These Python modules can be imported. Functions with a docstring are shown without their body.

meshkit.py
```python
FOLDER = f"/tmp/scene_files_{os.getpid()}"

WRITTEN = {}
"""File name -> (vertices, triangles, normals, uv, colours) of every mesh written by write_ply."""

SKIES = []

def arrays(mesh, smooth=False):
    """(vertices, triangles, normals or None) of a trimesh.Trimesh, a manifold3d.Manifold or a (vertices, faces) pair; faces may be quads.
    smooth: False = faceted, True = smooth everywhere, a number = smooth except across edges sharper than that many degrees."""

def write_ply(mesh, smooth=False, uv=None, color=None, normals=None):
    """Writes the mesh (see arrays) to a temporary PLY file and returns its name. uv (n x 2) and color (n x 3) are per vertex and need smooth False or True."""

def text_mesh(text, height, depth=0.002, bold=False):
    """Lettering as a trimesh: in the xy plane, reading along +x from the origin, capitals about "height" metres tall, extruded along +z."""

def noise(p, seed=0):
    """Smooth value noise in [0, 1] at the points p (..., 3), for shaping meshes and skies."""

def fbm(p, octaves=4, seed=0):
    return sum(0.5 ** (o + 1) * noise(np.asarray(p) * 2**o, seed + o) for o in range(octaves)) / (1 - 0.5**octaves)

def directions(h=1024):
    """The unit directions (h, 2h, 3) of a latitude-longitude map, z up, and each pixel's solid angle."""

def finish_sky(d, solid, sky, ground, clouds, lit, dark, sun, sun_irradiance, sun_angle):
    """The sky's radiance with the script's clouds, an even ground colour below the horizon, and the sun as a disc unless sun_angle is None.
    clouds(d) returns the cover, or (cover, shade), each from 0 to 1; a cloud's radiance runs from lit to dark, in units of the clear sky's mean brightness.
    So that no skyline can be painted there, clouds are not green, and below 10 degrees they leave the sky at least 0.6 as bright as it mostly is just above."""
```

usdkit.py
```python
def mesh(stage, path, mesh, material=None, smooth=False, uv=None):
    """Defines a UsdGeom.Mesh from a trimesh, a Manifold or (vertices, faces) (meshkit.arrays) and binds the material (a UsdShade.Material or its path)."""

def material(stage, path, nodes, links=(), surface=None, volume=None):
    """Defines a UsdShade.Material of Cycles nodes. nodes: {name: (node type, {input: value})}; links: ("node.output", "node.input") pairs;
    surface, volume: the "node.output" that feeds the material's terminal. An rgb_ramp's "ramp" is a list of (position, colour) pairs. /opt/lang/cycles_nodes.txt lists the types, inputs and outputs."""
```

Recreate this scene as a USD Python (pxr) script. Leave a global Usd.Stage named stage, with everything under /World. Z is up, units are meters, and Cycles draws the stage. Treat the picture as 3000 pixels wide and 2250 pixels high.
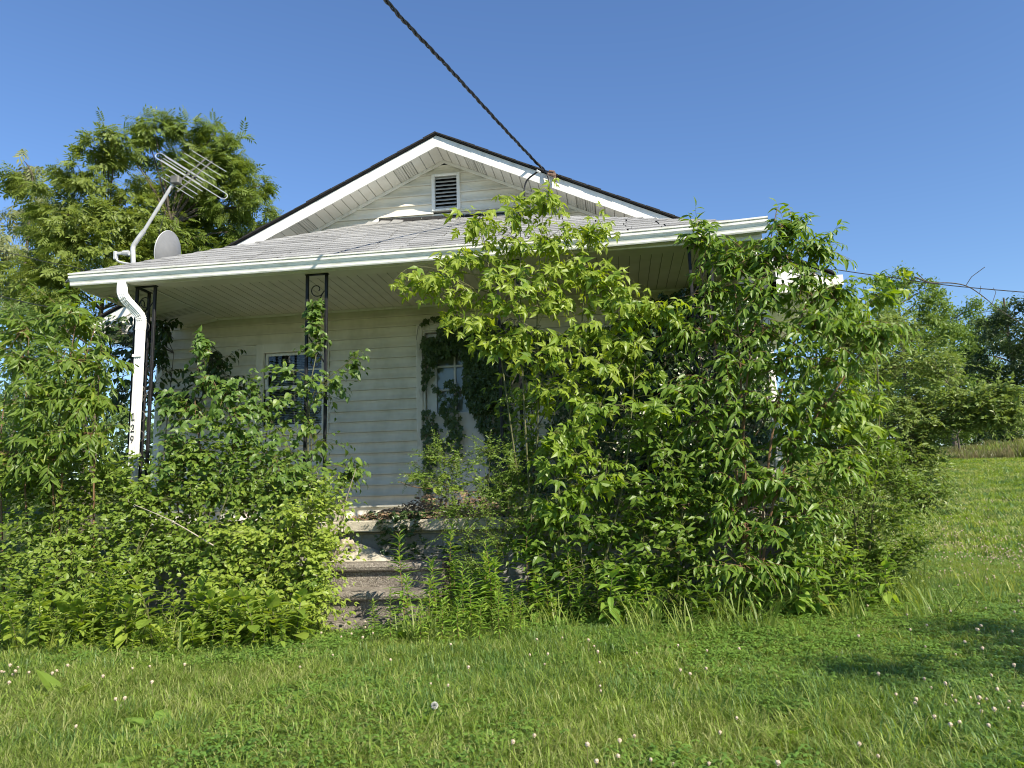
import math, random
import numpy as np
import trimesh
from pxr import Gf, Sdf, Usd, UsdGeom, UsdLux, UsdShade, Vt
import usdkit, meshkit

stage = Usd.Stage.CreateInMemory()
UsdGeom.SetStageUpAxis(stage, 'Z'); UsdGeom.SetStageMetersPerUnit(stage, 1.0)
UsdGeom.Xform.Define(stage, '/World')
UsdGeom.Scope.Define(stage, '/World/Looks')
RNG = np.random.default_rng(7)

# ---------------------------------------------------------------- camera, sky, sun, exposure
CAM_Z = 1.05
R_, U_, F_ = [[0.98994, 0.138712, -0.027884], [0.04892, -0.150646, 0.987377], [-0.13276, 0.978808, 0.155917]]
cam = UsdGeom.Camera.Define(stage, '/World/camera')
cam.CreateHorizontalApertureAttr(36.0); cam.CreateVerticalApertureAttr(27.0)
cam.CreateFocalLengthAttr(36.0 * 2200 / 3000)
cam.CreateClippingRangeAttr(Gf.Vec2f(0.05, 3000))
EXPOSURE = 1.02
cam.CreateExposureAttr(EXPOSURE)
cam.AddTransformOp().Set(Gf.Matrix4d(*R_, 0, *U_, 0, *[-a for a in F_], 0, 0, -8.6, CAM_Z, 1))

SUN = np.array([0.600, -0.500, 0.620]); SUN /= np.linalg.norm(SUN)
SUN_EL = math.asin(SUN[2]); SUN_ROT = math.atan2(SUN[0], SUN[1])
sky = UsdLux.DomeLight.Define(stage, '/World/sky')
sky.GetPrim().SetCustomDataByKey('kind', 'structure')
sky_mat = usdkit.material(stage, '/World/Looks/sky_look', {
    'sky': ('sky_texture', {'sky_type': 'single_scattering', 'sun_disc': False, 'sun_elevation': SUN_EL, 'sun_rotation': SUN_ROT,
                            'altitude': 300.0, 'air_density': 1.25, 'aerosol_density': 0.0, 'ozone_density': 6.0}),
    'tone': ('hsv', {'hue': 0.506, 'saturation': 1.06, 'value': 1.0}),
    'bg': ('background_shader', {'strength': 0.088})}, [('sky.color', 'tone.color'), ('tone.color', 'bg.color')], surface='bg.background')
UsdShade.MaterialBindingAPI.Apply(sky.GetPrim()).Bind(sky_mat)
sun = UsdLux.DistantLight.Define(stage, '/World/sun')
sun.CreateIntensityAttr(1.15); sun.CreateAngleAttr(0.53); sun.CreateNormalizeAttr(True) if hasattr(sun, 'CreateNormalizeAttr') else None
sun.CreateColorAttr(Gf.Vec3f(1.0, 0.92, 0.765))
_x = np.cross([0, 0, 1], SUN); _x /= np.linalg.norm(_x); _y = np.cross(SUN, _x)
sun.AddTransformOp().Set(Gf.Matrix4d(*_x, 0, *_y, 0, *SUN, 0, 0, 0, 0, 1))

# ---------------------------------------------------------------- helpers
_names = {}
def path_for(name, parent):
    key = (parent, name); k = _names.get(key, 0); _names[key] = k + 1
    return f'{parent}/{name}' if k == 0 else f'{parent}/{name}_{k:03d}'

def tag(prim, label=None, cat=None, group=None, kind=None):
    prim = prim.GetPrim() if hasattr(prim, 'GetPrim') else prim
    for k, v in (('label', label), ('category', cat), ('group', group), ('kind', kind)):
        if v: prim.SetCustomDataByKey(k, v)
    return prim

LOOKS = {}
def tri(f):
    f = np.asarray(f, np.int32)
    return np.vstack([f[:, [0, 1, 2]], f[:, [0, 2, 3]]]) if f.shape[1] == 4 else f

def put(name, mesh, mat, parent='/World', smooth=False, **t):
    """ONE Mesh prim of the scene. mesh: (v, f) or trimesh."""
    p = path_for(name, parent)
    if smooth is False and isinstance(mesh, tuple):
        v, f = np.asarray(mesh[0], np.float32), tri(mesh[1])
        m = UsdGeom.Mesh.Define(stage, p)
        m.CreatePointsAttr(Vt.Vec3fArray.FromNumpy(np.ascontiguousarray(v)))
        m.CreateFaceVertexCountsAttr(Vt.IntArray.FromNumpy(np.full(len(f), 3, np.int32)))
        m.CreateFaceVertexIndicesAttr(Vt.IntArray.FromNumpy(np.ascontiguousarray(f).ravel()))
        m.CreateSubdivisionSchemeAttr('none')
        UsdShade.MaterialBindingAPI.Apply(m.GetPrim()).Bind(LOOKS[mat])
    else:
        m = usdkit.mesh(stage, p, mesh, LOOKS[mat], smooth=smooth)
    tag(m, **t)
    return p

def xf(name, parent='/World', loc=(0, 0, 0), **t):
    p = path_for(name, parent)
    x = UsdGeom.Xform.Define(stage, p)
    if any(loc): x.AddTranslateOp().Set(Gf.Vec3d(*map(float, loc)))
    tag(x, **t)
    return p

def cat(parts):
    vs, fs, n = [], [], 0
    for v, f in parts:
        f = tri(f); vs.append(np.asarray(v, float)); fs.append(f + n); n += len(v)
    return np.vstack(vs), np.vstack(fs)

def moved(m, off): return (np.asarray(m[0]) + np.asarray(off), m[1])

BOXF = np.array([[0, 3, 2, 1], [4, 5, 6, 7], [0, 1, 5, 4], [1, 2, 6, 5], [2, 3, 7, 6], [3, 0, 4, 7]])
def box(x0, x1, y0, y1, z0, z1):
    v = np.array([[x0, y0, z0], [x1, y0, z0], [x1, y1, z0], [x0, y1, z0], [x0, y0, z1], [x1, y0, z1], [x1, y1, z1], [x0, y1, z1]], float)
    return v, BOXF
def bbox(x0, x1, y0, y1, z0, z1, b=0.006):
    """box with chamfered edges"""
    m = trimesh.convex.convex_hull(np.vstack([box(x0 + b, x1 - b, y0 + b, y1 - b, z0, z1)[0], box(x0, x1, y0 + b, y1 - b, z0 + b, z1 - b)[0], box(x0 + b, x1 - b, y0, y1, z0 + b, z1 - b)[0]]))
    return np.array(m.vertices), np.array(m.faces)
def hexa(b, t):
    """prism from 4 bottom points and 4 top points"""
    return np.vstack([np.asarray(b, float), np.asarray(t, float)]), BOXF

def tube(pts, rad, sides=6, cap=True):
    p = np.asarray(pts, float); n = len(p)
    r = np.broadcast_to(np.asarray(rad, float), (n,))
    t = np.gradient(p, axis=0); t /= np.linalg.norm(t, axis=1, keepdims=True) + 1e-12
    ref = np.array([0, 0, 1.0]) if abs(t[0][2]) < 0.9 else np.array([1.0, 0, 0])
    a = np.zeros_like(p); a[0] = np.cross(t[0], ref); a[0] /= np.linalg.norm(a[0])
    for i in range(1, n):
        q = a[i - 1] - t[i] * (a[i - 1] @ t[i]); a[i] = q / (np.linalg.norm(q) + 1e-12)
    b = np.cross(t, a)
    an = np.arange(sides) * 2 * np.pi / sides
    v = p[:, None] + r[:, None, None] * (np.cos(an)[None, :, None] * a[:, None] + np.sin(an)[None, :, None] * b[:, None])
    i, j = np.meshgrid(np.arange(n - 1), np.arange(sides), indexing='ij')
    q = np.stack([i * sides + j, i * sides + (j + 1) % sides, (i + 1) * sides + (j + 1) % sides, (i + 1) * sides + j], -1).reshape(-1, 4)
    f = tri(q); v = v.reshape(-1, 3)
    if cap:
        k = len(v); v = np.vstack([v, p[0], p[-1]]); e = np.arange(sides); e2 = (e + 1) % sides
        f = np.vstack([f, np.stack([np.full(sides, k), e2, e], 1), np.stack([np.full(sides, k + 1), e + (n - 1) * sides, e2 + (n - 1) * sides], 1)])
    return v, f

def sweep(profile, path, up=(1, 0, 0)):
    """closed profile [(a, b)] swept along the path; a along `up`-like side axis, b along the other."""
    p = np.asarray(path, float); n = len(p); pr = np.asarray(profile, float); m = len(pr)
    t = np.gradient(p, axis=0); t /= np.linalg.norm(t, axis=1, keepdims=True)
    s = np.asarray(up, float) - t * (t @ np.asarray(up, float))[:, None]; s /= np.linalg.norm(s, axis=1, keepdims=True)
    o = np.cross(t, s)
    v = (p[:, None] + pr[None, :, :1] * s[:, None] + pr[None, :, 1:] * o[:, None]).reshape(-1, 3)
    i, j = np.meshgrid(np.arange(n - 1), np.arange(m), indexing='ij')
    q = np.stack([i * m + j, i * m + (j + 1) % m, (i + 1) * m + (j + 1) % m, (i + 1) * m + j], -1).reshape(-1, 4)
    return v, tri(q)

def smooth_path(pts, n):
    """Catmull-Rom through the points"""
    p = np.asarray(pts, float)
    if len(p) == 2: return p[0] + (p[1] - p[0]) * np.linspace(0, 1, n)[:, None]
    q = np.vstack([2 * p[0] - p[1], p, 2 * p[-1] - p[-2]]); out = []
    for u in np.linspace(0, len(p) - 1 - 1e-9, n):
        i = int(u); t = u - i; a, b, c, d = q[i:i + 4]
        out.append(0.5 * ((2 * b) + (c - a) * t + (2 * a - 5 * b + 4 * c - d) * t * t + (3 * b - a - 3 * c + d) * t ** 3))
    return np.array(out)

# ---------------------------------------------------------------- materials
def mat(name, nodes, links, surface):
    LOOKS[name] = usdkit.material(stage, f'/World/Looks/{name}', nodes, links, surface=surface)

def worn(name, c1, c2, scale=6.0, rough=0.5, bump=0.0, bscale=60.0, spec=0.4, ramp=(0.35, 0.7), metallic=0.0, stretch=(1, 1, 1), vary=0.0):
    """base colour wandering between two colours by noise on position, optional fine bump and per-object variation"""
    n = {'g': ('geometry', {}), 'm': ('mapping', {'scale': stretch}), 'n': ('noise_texture', {'scale': scale, 'detail': 6.0, 'roughness': 0.6}),
         'r': ('rgb_ramp', {'ramp': [(ramp[0], c1), (ramp[1], c2)]}), 'p': ('principled_bsdf', {'roughness': rough, 'specular_ior_level': spec, 'metallic': metallic})}
    l = [('g.position', 'm.vector'), ('m.vector', 'n.vector'), ('n.fac', 'r.fac')]
    last = 'r.color'
    if vary:
        n |= {'oi': ('object_info', {}), 'mr': ('map_range', {'from_min': 0.0, 'from_max': 1.0, 'to_min': 1 - vary, 'to_max': 1 + vary}), 'h': ('hsv', {})}
        l += [('oi.random', 'mr.value'), ('mr.result', 'h.value'), ('r.color', 'h.color')]; last = 'h.color'
    l.append((last, 'p.base_color'))
    if bump:
        n |= {'bn': ('noise_texture', {'scale': bscale, 'detail': 4.0}), 'b': ('bump', {'strength': bump, 'distance': 0.01})}
        l += [('g.position', 'bn.vector'), ('bn.fac', 'b.height'), ('b.normal', 'p.normal')]
    mat(name, n, l, 'p.BSDF')

def leaf(name, stops, trans=0.35, rough=0.42, spec=0.35, tcol=None, patch=0.35):
    """foliage: colour by leaf (island and object), broad patches of tone, some light let through"""
    n = {'g': ('geometry', {}), 'oi': ('object_info', {}), 'wn': ('white_noise_texture', {'dimensions': '3D'}) ,
         'a': ('math', {'math_type': 'add'}), 'fr': ('math', {'math_type': 'fraction'}),
         'n': ('noise_texture', {'scale': 2.2, 'detail': 3.0}), 'mx': ('mix_float', {'fac': patch}),
         'r': ('rgb_ramp', {'ramp': stops}), 'p': ('principled_bsdf', {'roughness': rough, 'specular_ior_level': spec}),
         't': ('translucent_bsdf', {}), 'h': ('hsv', {'hue': 0.485, 'saturation': 1.12, 'value': 1.75 if tcol is None else tcol}), 'mc': ('mix_closure', {'fac': trans})}
    n.pop('wn')
    l = [('g.random_per_island', 'a.value1'), ('oi.random', 'a.value2'), ('a.value', 'fr.value1'), ('g.position', 'n.vector'),
         ('fr.value', 'mx.a'), ('n.fac', 'mx.b'), ('mx.result', 'r.fac'), ('r.color', 'p.base_color'), ('r.color', 'h.color'), ('h.color', 't.color'),
         ('p.BSDF', 'mc.closure1'), ('t.BSDF', 'mc.closure2')]
    mat(name, n, l, 'mc.closure')

worn('siding', (0.56, 0.54, 0.44), (0.73, 0.70, 0.60), 3.5, 0.5, stretch=(1.2, 1, 0.7), ramp=(0.28, 0.6))
worn('siding_gable', (0.60, 0.56, 0.46), (0.77, 0.74, 0.66), 3.0, 0.5, stretch=(0.7, 1, 2.2), ramp=(0.3, 0.6))
worn('trim_white', (0.60, 0.585, 0.52), (0.80, 0.79, 0.75), 6.0, 0.42, ramp=(0.24, 0.50), stretch=(2.2, 2.2, 0.5))
worn('casing', (0.42, 0.39, 0.31), (0.66, 0.64, 0.57), 14.0, 0.6, bump=0.4, bscale=90, ramp=(0.32, 0.52), stretch=(1, 1, 0.25))
worn('soffit', (0.62, 0.60, 0.53), (0.72, 0.70, 0.64), 4.0, 0.5)
worn('rake_soffit', (0.66, 0.63, 0.56), (0.74, 0.72, 0.66), 4.0, 0.5)
worn('gutter_white', (0.46, 0.47, 0.40), (0.78, 0.78, 0.74), 7.0, 0.38, ramp=(0.26, 0.52), stretch=(0.9, 3, 5))
worn('downspout_white', (0.74, 0.74, 0.72), (0.80, 0.80, 0.78), 12.0, 0.35)
worn('shingle_grey', (0.26, 0.26, 0.258), (0.40, 0.40, 0.395), 140.0, 0.9, bump=0.8, bscale=350, spec=0.2, vary=0.16)
worn('shingle_dark', (0.018, 0.018, 0.02), (0.045, 0.043, 0.042), 60.0, 0.9, bump=0.8, bscale=200, spec=0.2)
worn('iron', (0.008, 0.009, 0.011), (0.018, 0.018, 0.019), 30.0, 0.5, spec=0.3)
worn('iron_faded', (0.05, 0.045, 0.04), (0.12, 0.11, 0.10), 40.0, 0.5)
worn('concrete_tan', (0.24, 0.215, 0.165), (0.50, 0.455, 0.365), 7.0, 0.92, bump=0.7, bscale=90, ramp=(0.30, 0.56))
worn('block_grey', (0.26, 0.25, 0.23), (0.38, 0.37, 0.34), 22.0, 0.95, bump=0.7, bscale=150, vary=0.08)
worn('galvanised', (0.36, 0.37, 0.38), (0.50, 0.51, 0.52), 20.0, 0.35, metallic=0.0, spec=0.7)
worn('aluminium', (0.60, 0.59, 0.55), (0.75, 0.74, 0.70), 20.0, 0.3, metallic=0.5)
worn('antenna_boom', (0.09, 0.09, 0.085), (0.16, 0.155, 0.14), 20.0, 0.5)
worn('dish_grey', (0.15, 0.155, 0.165), (0.20, 0.205, 0.215), 5.0, 0.5)
worn('cable_black', (0.006, 0.007, 0.008), (0.012, 0.012, 0.014), 20.0, 0.45)
worn('wire_dark', (0.02, 0.02, 0.02), (0.035, 0.035, 0.035), 20.0, 0.5)
worn('rust', (0.10, 0.05, 0.03), (0.22, 0.16, 0.12), 50.0, 0.8)
worn('dark_void', (0.006, 0.006, 0.007), (0.010, 0.010, 0.011), 5.0, 0.8)
worn('louver', (0.42, 0.42, 0.41), (0.60, 0.59, 0.57), 20.0, 0.5)
worn('bark', (0.06, 0.048, 0.036), (0.13, 0.105, 0.08), 18.0, 0.9, bump=0.8, bscale=40, stretch=(3, 3, 0.6))
worn('green_stem', (0.07, 0.075, 0.025), (0.12, 0.115, 0.045), 15.0, 0.6)
worn('red_stem', (0.14, 0.075, 0.04), (0.20, 0.12, 0.06), 15.0, 0.6)
worn('dead_wood', (0.28, 0.23, 0.17), (0.46, 0.40, 0.32), 30.0, 0.9, stretch=(2, 2, 0.5))
worn('straw', (0.34, 0.27, 0.14), (0.50, 0.42, 0.25), 15.0, 0.8)
worn('litter', (0.13, 0.085, 0.05), (0.34, 0.24, 0.15), 30.0, 0.85)
worn('petal', (0.36, 0.25, 0.17), (0.58, 0.51, 0.38), 300.0, 0.7)
worn('seed_fluff', (0.42, 0.42, 0.38), (0.6, 0.6, 0.55), 60.0, 0.9)
worn('door_paint', (0.58, 0.59, 0.57), (0.66, 0.67, 0.65), 5.0, 0.4)
worn('blind', (0.40, 0.40, 0.38), (0.48, 0.48, 0.46), 4.0, 0.5)
worn('digit_black', (0.03, 0.03, 0.03), (0.05, 0.05, 0.05), 10.0, 0.5)
worn('room_dark', (0.07, 0.068, 0.065), (0.10, 0.10, 0.095), 3.0, 0.9)
# exposed-aggregate concrete: pale and brown pebbles in grey paste
mat('aggregate', {'g': ('geometry', {}), 'v': ('voronoi_texture', {'scale': 95.0}), 'w': ('rgb_ramp', {'ramp': [(0.0, (0.13, 0.115, 0.10)), (0.35, (0.21, 0.19, 0.165)), (0.6, (0.32, 0.295, 0.26)), (0.85, (0.17, 0.155, 0.14)), (1.0, (0.44, 0.41, 0.37))]}),
                  's': ('separate_color', {}), 'b': ('bump', {'strength': 0.8, 'distance': 0.006, 'invert': True}), 'n': ('noise_texture', {'scale': 4.0, 'detail': 4.0}), 'r2': ('rgb_ramp', {'ramp': [(0.3, (0.55, 0.52, 0.50)), (0.65, (1.0, 0.97, 0.93))]}),
                  'mm': ('mix', {'mix_type': 'multiply', 'fac': 1.0}), 'p': ('principled_bsdf', {'roughness': 0.9, 'specular_ior_level': 0.25})},
    [('g.position', 'v.vector'), ('v.color', 's.color'), ('s.r', 'w.fac'), ('v.distance', 'b.height'), ('b.normal', 'p.normal'), ('g.position', 'n.vector'), ('n.fac', 'r2.fac'),
     ('w.color', 'mm.color1'), ('r2.color', 'mm.color2'), ('mm.color', 'p.base_color')], 'p.BSDF')
# perforated soffit vent
mat('vent_holes', {'g': ('geometry', {}), 'v': ('voronoi_texture', {'scale': 75.0, 'randomness': 0.15}), 'w': ('rgb_ramp', {'ramp': [(0.25, (0.03, 0.03, 0.028)), (0.40, (0.62, 0.60, 0.54))]}), 'p': ('principled_bsdf', {'roughness': 0.5})},
    [('g.position', 'v.vector'), ('v.distance', 'w.fac'), ('w.color', 'p.base_color')], 'p.BSDF')
mat('glass_pane', {'f': ('fresnel', {'IOR': 1.42}), 't': ('transparent_bsdf', {'color': (0.86, 0.9, 0.9)}), 'g': ('glossy_bsdf', {'color': (0.95, 0.95, 0.95), 'roughness': 0.02}), 'm': ('mix_closure', {})},
    [('f.fac', 'm.fac'), ('t.BSDF', 'm.closure1'), ('g.BSDF', 'm.closure2')], 'm.closure')
# soil and thatch under the lawn
mat('soil', {'g': ('geometry', {}), 'n': ('noise_texture', {'scale': 3.0, 'detail': 8.0, 'roughness': 0.7}), 'n2': ('noise_texture', {'scale': 40.0, 'detail': 6.0}),
             'a': ('mix_float', {'fac': 0.5}), 'r': ('rgb_ramp', {'ramp': [(0.25, (0.035, 0.045, 0.015)), (0.5, (0.06, 0.085, 0.022)), (0.72, (0.10, 0.13, 0.035))]}),
             'b': ('bump', {'strength': 1.0, 'distance': 0.05}), 'p': ('principled_bsdf', {'roughness': 1.0, 'specular_ior_level': 0.1})},
    [('g.position', 'n.vector'), ('g.position', 'n2.vector'), ('n.fac', 'a.a'), ('n2.fac', 'a.b'), ('a.result', 'r.fac'), ('n2.fac', 'b.height'), ('b.normal', 'p.normal'), ('r.color', 'p.base_color')], 'p.BSDF')

G0 = lambda k=1.0: [(0.15, (0.040 * k, 0.075 * k, 0.012 * k)), (0.5, (0.065 * k, 0.115 * k, 0.016 * k)), (0.85, (0.10 * k, 0.155 * k, 0.022 * k))]
leaf('leaf_boxelder', [(0.15, (0.107, 0.182, 0.023)), (0.5, (0.166, 0.257, 0.032)), (0.8, (0.238, 0.315, 0.041)), (0.97, (0.287, 0.351, 0.058))], 0.42)
leaf('leaf_cherry', [(0.1, (0.071, 0.142, 0.023)), (0.5, (0.118, 0.202, 0.029)), (0.85, (0.182, 0.262, 0.038)), (0.99, (0.284, 0.239, 0.058))], 0.36)
leaf('leaf_broad', [(0.1, (0.059, 0.118, 0.019)), (0.5, (0.088, 0.160, 0.022)), (0.9, (0.147, 0.222, 0.027))], 0.36)
leaf('leaf_olive', [(0.1, (0.092, 0.156, 0.039)), (0.5, (0.146, 0.214, 0.050)), (0.9, (0.217, 0.271, 0.066))], 0.36)
leaf('leaf_ivy', [(0.1, (0.020, 0.044, 0.016)), (0.5, (0.034, 0.065, 0.020)), (0.85, (0.070, 0.116, 0.034)), (0.98, (0.110, 0.158, 0.050))], 0.15, rough=0.33, spec=0.5)
leaf('leaf_small', [(0.1, (0.097, 0.163, 0.027)), (0.5, (0.147, 0.224, 0.033)), (0.9, (0.244, 0.301, 0.053))], 0.36)
leaf('leaf_heart', [(0.1, (0.087, 0.157, 0.032)), (0.5, (0.126, 0.209, 0.038)), (0.88, (0.189, 0.262, 0.043)), (0.98, (0.347, 0.224, 0.072))], 0.36)
leaf('leaf_long', [(0.1, (0.105, 0.170, 0.024)), (0.5, (0.163, 0.239, 0.033)), (0.88, (0.244, 0.294, 0.045)), (0.97, (0.424, 0.294, 0.090))], 0.38)
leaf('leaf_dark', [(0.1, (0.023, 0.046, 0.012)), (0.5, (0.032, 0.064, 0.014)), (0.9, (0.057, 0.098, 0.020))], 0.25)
leaf('leaf_honeysuckle', [(0.1, (0.089, 0.152, 0.025)), (0.5, (0.139, 0.214, 0.031)), (0.85, (0.219, 0.286, 0.041)), (0.98, (0.337, 0.250, 0.087))], 0.34)
leaf('leaf_herb', [(0.1, (0.145, 0.222, 0.033)), (0.5, (0.204, 0.291, 0.045)), (0.9, (0.288, 0.359, 0.059))], 0.4)
leaf('leaf_goldenrod', [(0.1, (0.122, 0.222, 0.037)), (0.5, (0.174, 0.289, 0.048)), (0.9, (0.286, 0.386, 0.066))], 0.38)
leaf('leaf_walnut', [(0.1, (0.078, 0.132, 0.025)), (0.5, (0.129, 0.184, 0.032)), (0.9, (0.206, 0.254, 0.052))], 0.38, patch=0.5)
leaf('leaf_willow', [(0.1, (0.119, 0.147, 0.060)), (0.5, (0.169, 0.197, 0.077)), (0.9, (0.257, 0.265, 0.121))], 0.33, patch=0.5)
leaf('leaf_far', [(0.1, (0.098, 0.160, 0.033)), (0.5, (0.151, 0.228, 0.042)), (0.9, (0.249, 0.320, 0.062))], 0.3, patch=0.55)
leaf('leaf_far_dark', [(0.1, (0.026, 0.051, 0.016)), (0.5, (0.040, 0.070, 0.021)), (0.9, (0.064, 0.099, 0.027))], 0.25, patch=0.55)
leaf('grass', [(0.05, (0.113, 0.180, 0.026)), (0.4, (0.169, 0.252, 0.040)), (0.8, (0.247, 0.324, 0.060)), (0.98, (0.369, 0.360, 0.140))], 0.42, rough=0.5, patch=0.3)
leaf('grass_pale', [(0.05, (0.201, 0.240, 0.067)), (0.5, (0.271, 0.309, 0.095)), (0.9, (0.361, 0.370, 0.152)), (0.99, (0.461, 0.400, 0.228))], 0.40, rough=0.5, patch=0.3)
leaf('grass_deep', [(0.05, (0.077, 0.142, 0.037)), (0.5, (0.115, 0.200, 0.050)), (0.95, (0.179, 0.271, 0.075))], 0.36, rough=0.45, patch=0.3)
leaf('clover_leaf', [(0.1, (0.103, 0.194, 0.037)), (0.5, (0.141, 0.244, 0.045)), (0.9, (0.193, 0.297, 0.056))], 0.35, patch=0.3)
leaf('tall_grass_look', [(0.05, (0.104, 0.157, 0.032)), (0.5, (0.175, 0.247, 0.048)), (0.85, (0.278, 0.313, 0.080)), (0.98, (0.522, 0.412, 0.192))], 0.35, rough=0.5)
leaf('reed_look', [(0.05, (0.105, 0.115, 0.040)), (0.5, (0.167, 0.163, 0.066)), (0.95, (0.301, 0.231, 0.132))], 0.3)

# ---------------------------------------------------------------- ground
def ground_z(x, y):
    x = np.asarray(x, float); y = np.asarray(y, float)
    s = np.logaddexp(0, (y + 1.0) / 2.0) * 2.0 * 0.076
    und = 0.02 * np.sin(0.9 * x + 0.5) * np.cos(0.7 * y) + 0.25 * np.sin(x * 0.05 + 1) * np.clip((y - 5) / 40, 0, 1)
    return s * np.clip(1.0 - np.clip((y - 60) / 200, 0, 0.8), 0, 1) + und
def _grid():
    xs = np.unique(np.round(np.concatenate([np.linspace(-260, -12, 40), np.linspace(-12, 14, 105), np.linspace(14, 260, 60)]), 3))
    ys = np.unique(np.round(np.concatenate([np.linspace(-160, -10, 30), np.linspace(-10, 10, 81), np.linspace(10, 300, 70)]), 3))
    X, Y = np.meshgrid(xs, ys); v = np.stack([X, Y, ground_z(X, Y)], -1).reshape(-1, 3)
    nx, ny = len(xs), len(ys); i, j = np.meshgrid(np.arange(nx - 1), np.arange(ny - 1)); a = (j * nx + i).ravel()
    return v, np.stack([a, a + 1, a + nx + 1, a + nx], 1)
put('ground', _grid(), 'soil', smooth=True, kind='structure')

# ---------------------------------------------------------------- the house
HO = np.array([-1.93, 0.0, 0.0])
HOUSE = xf('house', loc=HO, label='old white vinyl sided bungalow with front porch, overgrown by vines and shrubs', cat='house')
def hp(name, mesh, m, parent=None, **k):
    if not isinstance(mesh, tuple): mesh = (np.array(mesh.vertices), np.array(mesh.faces))
    return put(name, moved(mesh, -HO), m, parent or HOUSE, **k)
XL, XR, FLOOR, CEIL = -5.65, 1.79, 0.92, 3.435
SL = 0.4685                         # main roof slope
RX, RZ = -1.935, 5.385              # apex, top of the rake fascia
def rake_z(x): return RZ - SL * np.abs(np.asarray(x) - RX)
WIN = (-4.24, -3.48, 2.03, 2.955); WINC = (-4.335, -3.395, 1.929, 3.062)
DOOR = (-2.228, -1.25, FLOOR, 3.115); DOORC = (-2.305, -1.17, FLOOR, 3.188)

# shell behind the siding: front wall, sides, back
sh = [box(XL + .02, WINC[0] + .03, 0.012, .15, 0.1, CEIL + .1), box(WINC[1] - .03, DOORC[0] + .03, 0.012, .15, .1, CEIL + .1), box(DOORC[1] - .03, XR - .02, 0.012, .15, .1, CEIL + .1),
      box(WINC[0] + .03, WINC[1] - .03, .012, .15, .1, WIN[2]), box(WINC[0] + .03, WINC[1] - .03, .012, .15, WIN[3], CEIL + .1), box(DOORC[0] + .03, DOORC[1] - .03, .012, .15, DOOR[3], CEIL + .1)]
gab = np.array([[XL + .02, CEIL + .1], [XR - .02, CEIL + .1], [XR - .02, rake_z(XR) - .12], [RX, RZ - .12], [XL + .02, rake_z(XL) - .12]])
gv = np.vstack([np.c_[gab[:, 0], np.full(5, .012), gab[:, 1]], np.c_[gab[:, 0], np.full(5, .15), gab[:, 1]]])
gf = [[0, 1, 2], [0, 2, 3], [0, 3, 4], [5, 7, 6], [5, 8, 7], [5, 9, 8]] + [x for i in range(5) for x in ([i, i + 5, (i + 1) % 5 + 5], [i, (i + 1) % 5 + 5, (i + 1) % 5])]
FW = hp('front_wall', cat(sh + [(gv, np.array(gf))]), 'room_dark')
hp('side_wall', box(XL, XL + .14, .16, 9.0, 0.1, CEIL + .05), 'siding'); hp('side_wall', box(XR - .14, XR, .16, 9.0, .1, CEIL + .05), 'siding')
hp('back_wall', box(XL + .15, XR - .15, 8.86, 9.0, 0.1, CEIL + .05), 'siding')
hp('room_lining', box(-5.2, -.5, .9, .95, 1.0, 3.4), 'dark_void')
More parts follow.
